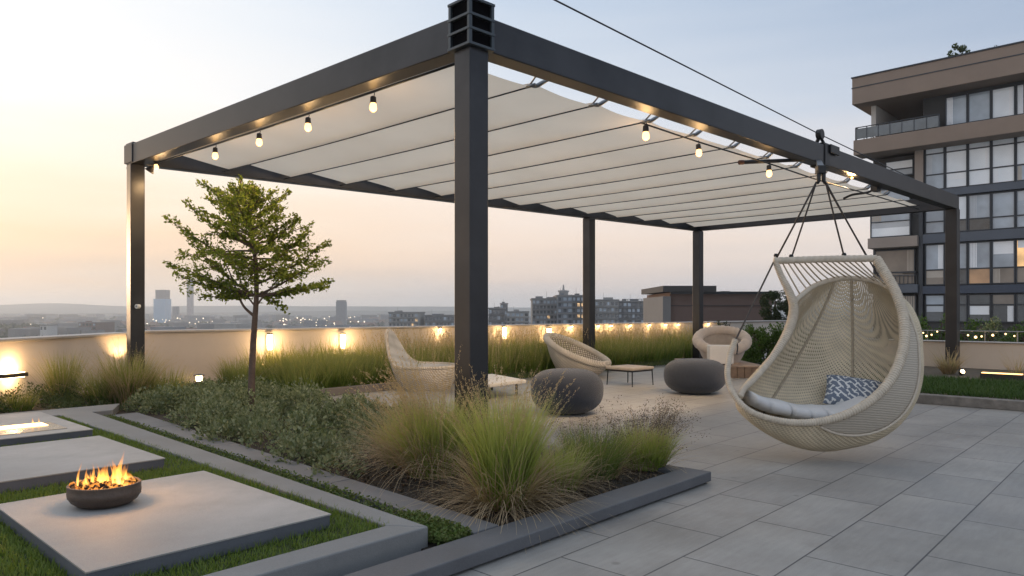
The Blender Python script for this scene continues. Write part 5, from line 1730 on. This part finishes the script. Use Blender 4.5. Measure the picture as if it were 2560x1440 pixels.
rowsW = [  # (y top, y bottom, transoms, first column, materials by column (bottom pane first))
    (229, 304, (), 1, [[G_blindsky], [G_mid], [G_mid], [G_blindsky], [G_dark], [G_mid]]),
    (348, 464, (424, 370), 0, [[G_mid, G_mid, G_blindsky], [G_blindsky], [G_blindsky], [G_blindsky], [G_mid, G_blindsky, G_blindsky], [G_blindsky]]),
    (485, 577, (546,), 0, [[G_mid], [G_dark, G_blindsky], [G_dark, G_mid], [G_mid, G_mid], [G_mid], [G_mid]]),
    (604, 711, (671,), 0, [[G_tan, G_mid], [G_dark, G_mid], [G_warm, G_mid], [G_tan, G_mid], [G_tan, G_lit], [G_warm, G_mid]]),
    (735, 806, (762,), 0, [[G_dark, G_mid], [G_dark, G_dark], [G_dark], [G_dark, G_tan], [G_dark], [G_dark]]),
]
for yt, yb, tr_, c0, ms in rowsW:
    for k in range(c0, len(us) - 1):
        window(us[k] + .01, us[k + 1] - .01, Z(yb), Z(yt), ms[k], [Z(y) for y in tr_])
# spandrels between the floors and the pale pier
mb = MB(); fbox(mb, uM, U1, Z(483), Z(465.5), -.35, .02); mb.build("spandrel", M_slab, bld)
mb = MB(); fbox(mb, uM, U1, Z(602), Z(578.5), -.35, .02); mb.build("spandrel", M_slab, bld)
mb = MB(); fbox(mb, uM, U1, Z(733), Z(713), -.35, .04); mb.build("spandrel", mat_basic("deep_blue_spandrel", (.045, .06, .09), rough=.3, metal=.3, var=.1), bld)
mb = MB(); fbox(mb, fu(2286), fu(2307), Z(470), zb0, -.35, -.05); mb.build("pier", M_taupe2, bld)
mb = MB(); fbox(mb, fu(2297), fu(2307), -28, Z(472), -.35, .05); mb.build("pier", M_mull, bld)
# left bay
zb_ = lambda y: fz(2240, y, -.9)
window(fu(2214, -.9), fu(2285, -.9), zb_(442), zb_(402), [G_mid, G_blindsky], [zb_(424)], -.88)
window(fu(2177, -.9), fu(2278, -.9), zb_(592), zb_(470), [G_blindsky, G_mid], [zb_(553)], -.88)
window(fu(2187, -.9), fu(2289, -.9), zb_(712), zb_(624), [G_tan, G_tan], [zb_(681)], -.88)
window(fu(2190, -.9), fu(2292, -.9), zb_(800), zb_(738), [G_dark], [], -.88)
mb = MB(); fbox(mb, fu(2173), fu(2297), fz(2240, 619), fz(2240, 593), -1.2, .35); mb.build("balcony_slab", M_taupe2, bld, bevel=.03)
mb = MB(); fbox(mb, fu(2173), fu(2297), fz(2240, 733), fz(2240, 712), -1.2, .25); mb.build("balcony_slab", M_slab, bld, bevel=.03)
mb = MB(); fbox(mb, fu(2240), fu(2292), fz(2240, 683), fz(2240, 680), -.2, .2)
for k in range(12): 
    u = fu(2180) + (fu(2292) - fu(2180)) * k / 11; fbox(mb, u - .02, u + .02, fz(2240, 712), fz(2240, 690), .1, .14)
fbox(mb, fu(2180), fu(2292), fz(2240, 690), fz(2240, 688), .08, .16); mb.build("balcony_railing", M_mull, bld)
# planting on its roof
def far_shrub(name, c, R, H, n, size, mat, label, cat="shrub", group=None):
    return shrub(name, c, R, H, n, size, mat, label, cat, group, 5, .28)
u, z_ = fuz(2398, 152); far_shrub("roof_shrub", BC + FD * u + FN * .3 + Vector((0, 0, zt + .05)), (.7, .5), 1.0, 520, .17, G_low, "larger green shrub growing on the roof edge of the apartment building", "shrub")
u, z_ = fuz(2482, 138); far_shrub("roof_shrub", BC + FD * u + FN * .3 + Vector((0, 0, zt + .05)), (.45, .4), .5, 140, .13, G_darkt, "sparse little shrub on the roof edge near the right end of the building", "shrub")

# neighbouring terrace with planting, a rail and fairy lights
q0 = ab(16.5, 4.5); q1 = ab(16.5, -2.5)
mb = MB(); mb.prism([ab(14.3, -4), ab(21, -4), ab(21, 6.5), ab(14.3, 6.0)], -.4, .16); tag(mb.build("neighbour_terrace_ground", M_soil), kind="structure")
lab = ["green shrub behind the cream wall, touching the egg chair's edge", "bushy shrub behind the cream wall, just left of the right post", "bushy shrub behind the cream wall, just right of the right post",
       "pale feathery shrub behind the cream wall", "bright shrub behind the cream wall under the lit windows", "shrub behind the cream wall at the right edge"]
for k, (x, y, d, R, H) in enumerate([(2300, 850, 15.2, .42, .62), (2345, 850, 14.6, .45, .74), (2428, 850, 14.0, .45, .70), (2490, 852, 13.6, .45, .60), (2530, 852, 13.8, .42, .52), (2580, 852, 13.0, .45, .70)]):
    q = px(x, y, d); q.z = .165
    far_shrub("terrace_shrub", q, (R, .35), H + .12, 1500, .055, [G_hedge, G_hedge, G_hedge, G_shrub, G_low, G_hedge][k], lab[k], "shrub", "shrubs behind the cream wall")
rl0, rl1 = px(2296, 826, 14.0), px(2600, 830, 12.0)
r = thing("terrace_railing", Vector(((rl0.x + rl1.x) / 2, (rl0.y + rl1.y) / 2, .16)), "thin steel railing on the neighbouring terrace above the cream wall", "railing")
mb = MB(); mb.tube([rl0, rl1], .012, 6); mb.build("rail", M_steel, r)
for k in range(4):
    q = rl0.lerp(rl1, (k + .35) / 4); mb = MB(); mb.tube([q, Vector((q.x, q.y, .162))], .010, 6); mb.build("post", M_steel, r)
M_fairy = mat_emit("fairy_glow", (1.0, .66, .30), 3.0)
FP = [(2308, 832, .022), (2316, 840, .034), (2329, 837, .026), (2343, 829, .024), (2420, 838, .026), (2439, 843, .040), (2454, 841, .026), (2482, 838, .034), (2514, 835, .024), (2536, 840, .022)]
FL = ["small fairy light at the left end of its string, by the egg chair", "bright fairy light second from the egg chair", "small fairy light left of the right post, third from the egg chair", "fairy light touching the rail left of the right post",
      "first fairy light to the right of the right post", "brightest fairy light, right of the right post", "small fairy light just right of the brightest one", "bright fairy light in the middle of the right stretch", "fairy light touching the rail in the right stretch", "last fairy light before the right edge"]
pts = []
for (x, y, s_), lb in zip(FP, FL):
    s_ *= .6
    f = (x - 2296) / 304; d = 14.0 - 2 * f - .12
    c = px(x, y, d); pts.append(c)
    mb = MB(); mb.lathe([(.004, -s_), (s_ * .8, -s_ * .5), (s_, 0), (s_ * .7, s_ * .6), (.006, s_)], c, 12)
    o = mb.build("fairy_light", M_fairy, loc=c, smooth=True); tag(o, lb, "fairy light", "fairy lights on the terrace rail")
mb = MB(); mb.tube(catmull([p_ + Vector((0, 0, .04)) for p_ in pts], 4), .006, 5); tag(mb.build("light_string", M_dark, loc=pts[0]), "dark cord carrying the fairy lights along the terrace rail", "cord")

# ------------------------------------------------------------------ brown building beyond the wall
M_brown = mat_basic("brown_render", (.17, .115, .095), rough=.85, var=.1, scale=.25, stain=.15)
M_brgrey = mat_basic("grey_render", (.21, .20, .19), rough=.85, var=.08, scale=.3)
bb0 = px(1655, 800, 70)
br = thing("brown_building", Vector(((bb0.x + 5), 74, -30)), "flat roofed brown building beyond the parapet wall, left of the round tree", "building")
X = lambda x, d: (x - CX) / F * d
def H(y, d): return EYE + (HZ - y) / F * d
mb = MB(); mb.box((X(1675, 70), 70, -30), (X(1930, 70), 82, H(731, 70))); mb.build("wall", M_brown, br)
mb = MB(); mb.box((X(1655, 70), 69.6, -30), (X(1675, 70) - .01, 80, H(741, 70))); mb.build("end_wall", M_brgrey, br)
mb = MB(); mb.box((X(1654, 70), 69.3, H(730, 70) + .01), (X(1786, 70), 81, H(715, 70))); mb.build("roof_box", mat_basic("dark_fascia", (.055, .052, .05), rough=.7, var=.1), br)
mb = MB(); mb.box((X(1675, 70), 69.7, H(735, 70)), (X(1932, 70), 69.99, H(729, 70))); mb.build("parapet_line", M_mull, br)
mb = MB(); mb.box((X(1676, 70), 69.92, H(765, 70)), (X(1930, 70), 69.99, H(763.5, 70))); mb.build("band", M_mull, br)
mb = MB(); mb.box((X(1818, 70), 72, H(731, 70)), (X(1842, 70), 74, H(726, 70))); mb.build("roof_unit", M_brgrey, br, bevel=.2)

# ------------------------------------------------------------------ the town
GZ = -32.0
mb = MB(); mb.box((-4200, -60, GZ - 1), (4200, 4200, GZ)); tag(mb.build("town_ground", mat_basic("town_floor", (.14, .15, .14), rough=.95, var=.4, scale=.01)), kind="structure")
mb = MB(); mb.prism([ab(-5.2, -5.2), ab(22, -5.2), ab(22, 7), ab(16.5, 9.5), ab(2.2, 11.4), ab(-5.2, 11.4)], GZ, -.405); tag(mb.build("terrace_base", M_bwall), kind="structure")

mb = MB(); mb.box((6.5, 24.6, GZ), (13.5, 31, -.40)); tag(mb.build("garden_roof_ground", M_soil), kind="structure")

def midrise(name, x0, x1, ytop, d, depth, label, floors, cols, mat, rot=0.0, ybot=812, extra=None, lit=(), seed=1):
    """block with recessed windows, one child for each window"""
    rs = random.Random(seed)
    xa, xb = X(x0, d), X(x1, d); zt_ = H(ytop, d)
    r = thing(name, Vector(((xa + xb) / 2, d, GZ)), label, "building")
    mb = MB(); mb.box((xa, d, GZ), (xb, d + depth, zt_)); mb.build("wall", mat, r)
    mb = MB(); mb.box((xa - .4, d - .4, zt_ + .01), (xb + .4, d + depth + .4, zt_ + .7)); mb.build("roof", M_brgrey, r)
    for _k in range(2):
        ua = rs.uniform(.1, .6); w2 = (xb - xa) * rs.uniform(.14, .32); h2 = rs.uniform(.5, 1.1)
        mb = MB(); mb.box((xa + (xb - xa) * ua, d + 3 + _k * 3, zt_ + .71), (xa + (xb - xa) * ua + w2, d + 5 + _k * 3, zt_ + .7 + h2))
        if _k == 0: mb.tube([(xa + (xb - xa) * ua, d + 4, zt_ + .7), (xa + (xb - xa) * ua, d + 4, zt_ + 4.0)], .07, 5)
        mb.build("roof_unit", mat, r)
    zb_ = H(ybot, d); fh = (zt_ - zb_) / floors; cw = (xb - xa) / cols
    for f in range(floors):
        for c in range(cols):
            a = xa + cw * (c + .18); z0 = zb_ + fh * (f + .25)
            mb = MB(); mb.box((a, d - .12, z0), (a + cw * (.64 if c % 3 else .5), d - .02, z0 + fh * .55))
            mb.build("window", (G_lit2 if (f, c) in lit else (G_dark if rs.random() < .6 else G_mid)), r)
        if f: 
            mb = MB(); mb.box((xa - .2, d - .9, zb_ + fh * f - .15), (xb + .2, d - .13, zb_ + fh * f + .12)); mb.build("floor_band", M_brgrey, r)
    return r
G_lit2 = mat_glass("town_lit_glass", (.25, .18, .1), emit=(1.0, .62, .28), es=1.0)
M_tg = [mat_basic("town_render_%s" % n_, c, rough=.85, var=.12, scale=.08) for n_, c in (("grey", (.20, .20, .205)), ("pale", (.30, .29, .275)), ("blue", (.16, .175, .20)), ("dark", (.11, .11, .115)))]
r = midrise("office_block", 1331, 1394, 749, 330, 26, "grey terraced block left of the slim middle post", 5, 7, M_tg[0], lit=((1, 4),), seed=2)
r = midrise("office_block", 1394, 1431, 741, 322, 30, "pale tower block with a roof turret left of the slim middle post", 5, 3, M_tg[2], seed=3)
mb = MB(); xx = X(1411, 322); mb.box((xx - 2.0, 326, H(741, 322) + .71), (xx + 2.0, 330, H(729, 322))); mb.lathe([(2.6, 0), (2.6, .6), (.5, .9), (.3, 3.0), (.1, 3.4)], (xx, 328, H(729, 322)), 8); mb.build("turret", M_tg[1], r)
r = midrise("office_block", 1431, 1482, 741, 335, 26, "grey block with warm lit windows directly behind the slim middle post", 5, 5, M_tg[3], lit=((3, 1), (3, 2), (3, 3), (1, 1), (1, 2)), seed=4)
mb = MB(); mb.box((X(1445, 335), 340, H(741, 335) + .71), (X(1478, 335), 350, H(737, 335))); mb.build("roof_room", M_tg[0], r)
r = midrise("office_block", 1487, 1546, 752, 345, 28, "pale grey block just right of the slim middle post", 4, 6, M_tg[1], seed=5)
r = midrise("office_block", 1546, 1612, 755, 352, 26, "darker grey block with roof frames, left of the brown building", 4, 6, M_tg[3], seed=6)
mb = MB()
for k in range(5): mb.box((X(1572 + k * 9, 352), 356, H(755, 352) + .71), (X(1573 + k * 9, 352), 356.3, H(748, 352)))
mb.box((X(1572, 352), 355.5, H(748, 352)), (X(1611, 352), 362, H(747, 352))); mb.build("roof_frame", M_tg[3], r)
midrise("low_block", 972, 1046, 783, 420, 30, "low pale block seen above the high-backed chair", 3, 8, M_tg[1], lit=((1, 7), (0, 6)), ybot=818, seed=7)
midrise("low_block", 1062, 1136, 790, 430, 30, "low grey block just left of the corner post", 2, 8, M_tg[0], ybot=818, seed=8)
midrise("low_block", 1222, 1262, 772, 470, 30, "low dark gabled block just right of the corner post", 3, 4, M_tg[3], ybot=818, seed=9)
midrise("low_block", 1251, 1269, 760, 520, 20, "narrow dark block rising right of the corner post", 4, 2, M_tg[3], ybot=818, seed=10)
midrise("low_block", 1266, 1322, 781, 440, 26, "pale low block between the corner post and the terraced block", 3, 5, M_tg[1], ybot=818, seed=11)
midrise("low_block", 196, 240, 807, 640, 30, "brick-brown low hall at the left of the town", 2, 5, M_brown, ybot=826, seed=12)
midrise("low_block", 100, 117, 814, 600, 14, "tiny white house in front of the dark woods at the left", 1, 2, mat_basic("white_house", (.55, .54, .52), rough=.8, var=.05), ybot=828, seed=13)
midrise("low_block", 1612, 1660, 783, 420, 30, "long low pale block left of the brown building", 2, 6, M_tg[1], ybot=806, seed=14)
# far towers
def tower(x0, x1, y0, y1, d, label, mat, top=None):
    r = thing("far_tower", Vector((X((x0 + x1) / 2, d), d, GZ)), label, "tower")
    w_ = X(x1, d) - X(x0, d)
    xa = X(x0, d)
    mb = MB(); mb.box((xa, d, GZ), (xa + w_, d + w_, H(y0, d)))
    n_ = 10
    for k in range(n_):
        z = GZ + (H(y0, d) - GZ) * (k + .6) / n_
        mb.box((xa - w_ * .02, d - w_ * .02, z), (xa + w_ * 1.02, d - .001, z + (H(y0, d) - GZ) * .035))
    mb.build("shaft", mat, r)
    if top:
        mb = MB(); mb.box((X(top[0], d), d + w_ * .1, H(y0, d) + .02), (X(top[1], d), d + w_ * .9, H(top[2], d))); mb.box((X(top[0], d) - w_ * .02, d + w_ * .08, H(top[2], d) + .02), (X(top[1], d) + w_ * .02, d + w_ * .92, H(top[2], d) + w_ * .08)); mb.build("crown", M_tg[0], r)
tower(384, 414, 747, 800, 1500, "stepped blue glass tower in the haze just right of the left post", mat_basic("blue_tower", (.28, .46, .62), rough=.3, var=.1, scale=.02), (387, 412, 727))
tower(467, 479, 706, 800, 1500, "slim pale tower in the haze, partly behind the tree crown", mat_basic("pale_tower", (.45, .40, .38), rough=.7, var=.1, scale=.02), (468, 478, 700))
tower(840, 862, 754, 800, 1300, "grey slab tower on the skyline between the tree and the high-backed chair", M_tg[2], (841, 861, 752))
tower(431, 443, 766, 800, 1600, "dim low tower right of the blue glass tower", M_tg[2])

# mass of roofs and tree belts in the haze
mb = MB()
rs = random.Random(5)
def band(n, d0, d1, x0, x1, h0, h1, w0, w1, mi):
    for _ in range(n):
        d = d0 + (d1 - d0) * rs.random() ** 1.2; x = X(rs.uniform(x0, x1), d)
        w_, e_, h_ = rs.uniform(w0, w1), rs.uniform(w0, w1), rs.uniform(h0, h1)
        a = rs.uniform(0, PI)
        c_ = Vector((x, d, GZ + h_ / 2))
        mb.obox(c_, (math.cos(a) * w_ / 2, math.sin(a) * w_ / 2, 0), (-math.sin(a) * e_ / 2, math.cos(a) * e_ / 2, 0), (0, 0, h_ / 2), rs.choice(mi))
        if h_ < 12:      # pitched roof
            ex, ey = Vector((math.cos(a) * w_ / 2, math.sin(a) * w_ / 2, 0)), Vector((-math.sin(a) * e_ / 2, math.cos(a) * e_ / 2, 0))
            b_ = Vector((x, d, GZ + h_ + .01)); t_ = b_ + Vector((0, 0, e_ * .3))
            mb.add([b_ - ex - ey, b_ + ex - ey, b_ + ex + ey, b_ - ex + ey, t_ - ex, t_ + ex], [(3, 2, 1, 0), (0, 1, 5, 4), (2, 3, 4, 5), (1, 2, 5), (3, 0, 4)], rs.choice((4, 5)))
band(420, 700, 1400, -300, 2100, 6, 13, 10, 24, (0, 1, 2, 3))
band(700, 1400, 3000, -400, 2600, 8, 26, 14, 40, (0, 1, 2, 3))
band(60, 600, 1200, -200, 1700, 14, 22, 14, 26, (0, 1, 2))
tag(mb.build("distant_town", M_tg + [mat_basic("tile_roof", (.17, .10, .075), rough=.9, var=.2, scale=.05), mat_basic("slate_roof", (.10, .105, .115), rough=.8, var=.2, scale=.05)]), kind="stuff")
# belts of trees: leafy clumps of many sizes
def tree_belt(n, d0, d1, x0, x1, R0, R1, per, size):
    out = []
    d = rng.uniform(d0, d1, n); x = (rng.uniform(x0, x1, n) - CX) / F * d
    for k in range(n):
        R = rng.uniform(R0, R1); dd = unit(rng.normal(size=(per, 3))); dd[:, 2] = np.abs(dd[:, 2])
        C = np.array([x[k], d[k], GZ + R * .35]) + dd * np.array([R, R, R * 1.15]) * (rng.uniform(.4, 1, per) ** .5)[:, None]
        out.append(leaves(C, rng.uniform(.7, 1.4, per) * size * R, D=dd, aspect=.9))
    return join_np(out)
tb_ = [tree_belt(420, 560, 900, -250, 1350, 5, 9, 70, .42), tree_belt(600, 900, 1500, -300, 1700, 6, 10, 55, .5), tree_belt(260, 700, 900, -200, 420, 7, 12, 70, .42), tree_belt(500, 1500, 2600, -300, 2400, 8, 13, 40, .6)]
tag(foliage_obj("distant_woods", join_np(tb_), mat_leaf("wood_leaf", [(.05, .07, .045), (.065, .085, .05), (.08, .095, .06)], trans=.15)), kind="stuff")
# lit lamps scattered over the town
mb = MB()
for _ in range(90):
    d = rs.uniform(650, 1700); x = X(rs.choice((rs.uniform(360, 580), rs.uniform(700, 900), rs.uniform(0, 1300))), d); s_ = d / 1500 * rs.uniform(.7, 1.5)
    mb.lathe([(.05 * s_, -s_), (s_ * .8, -.5 * s_), (s_, 0), (.8 * s_, .5 * s_), (.05 * s_, s_)], (x, d, GZ + rs.uniform(12, 22)), 6)
tag(mb.build("town_lamps", mat_emit("town_lamp_glow", (1.0, .82, .6), 2.2)), kind="stuff")
# hills on the horizon
def hills(d, amp, base, name, col, seed):
    n = 220; rows = [[], [], []]
    for i in range(n + 1):
        x = X(-500 + 3400 * i / n, d)
        u = i / n
        h_ = base + amp * (.5 * math.sin(6 * u + seed) + .3 * math.sin(15 * u + seed * 2) + .12 * math.sin(41 * u + seed) + .05 * math.sin(97 * u))
        if seed == 1: h_ += 14 * math.exp(-((-500 + 3400 * u - 130) / 120) ** 2)
        rows[0].append((x, d - 500, GZ - .5)); rows[1].append((x, d, EYE + h_)); rows[2].append((x, d + 600, GZ - .5))
    mb = MB(); mb.loft(rows); tag(mb.build(name, mat_basic(name + "_cover", col, rough=.95, var=.3, scale=.01), smooth=True), kind="structure")
hills(3600, 9, 24, "hills", (.06, .07, .06), 1)
hills(2700, 8, -2, "near_hills", (.055, .065, .055), 4)

# ------------------------------------------------------------------ haze
m, t, out = new_mat("haze_air")
pv = t.n("ShaderNodeVolumePrincipled")
pv.inputs["Color"].default_value = (.86, .93, 1.0, 1)
pv.inputs["Density"].default_value = 0.00031
pv.inputs["Anisotropy"].default_value = 0.5
t.l(pv.outputs[0], out.inputs["Volume"])
mb = MB(); mb.box((-4300, -100, GZ - 2.2), (4300, 4300, 75.0))
tag(mb.build("haze", m), kind="stuff")
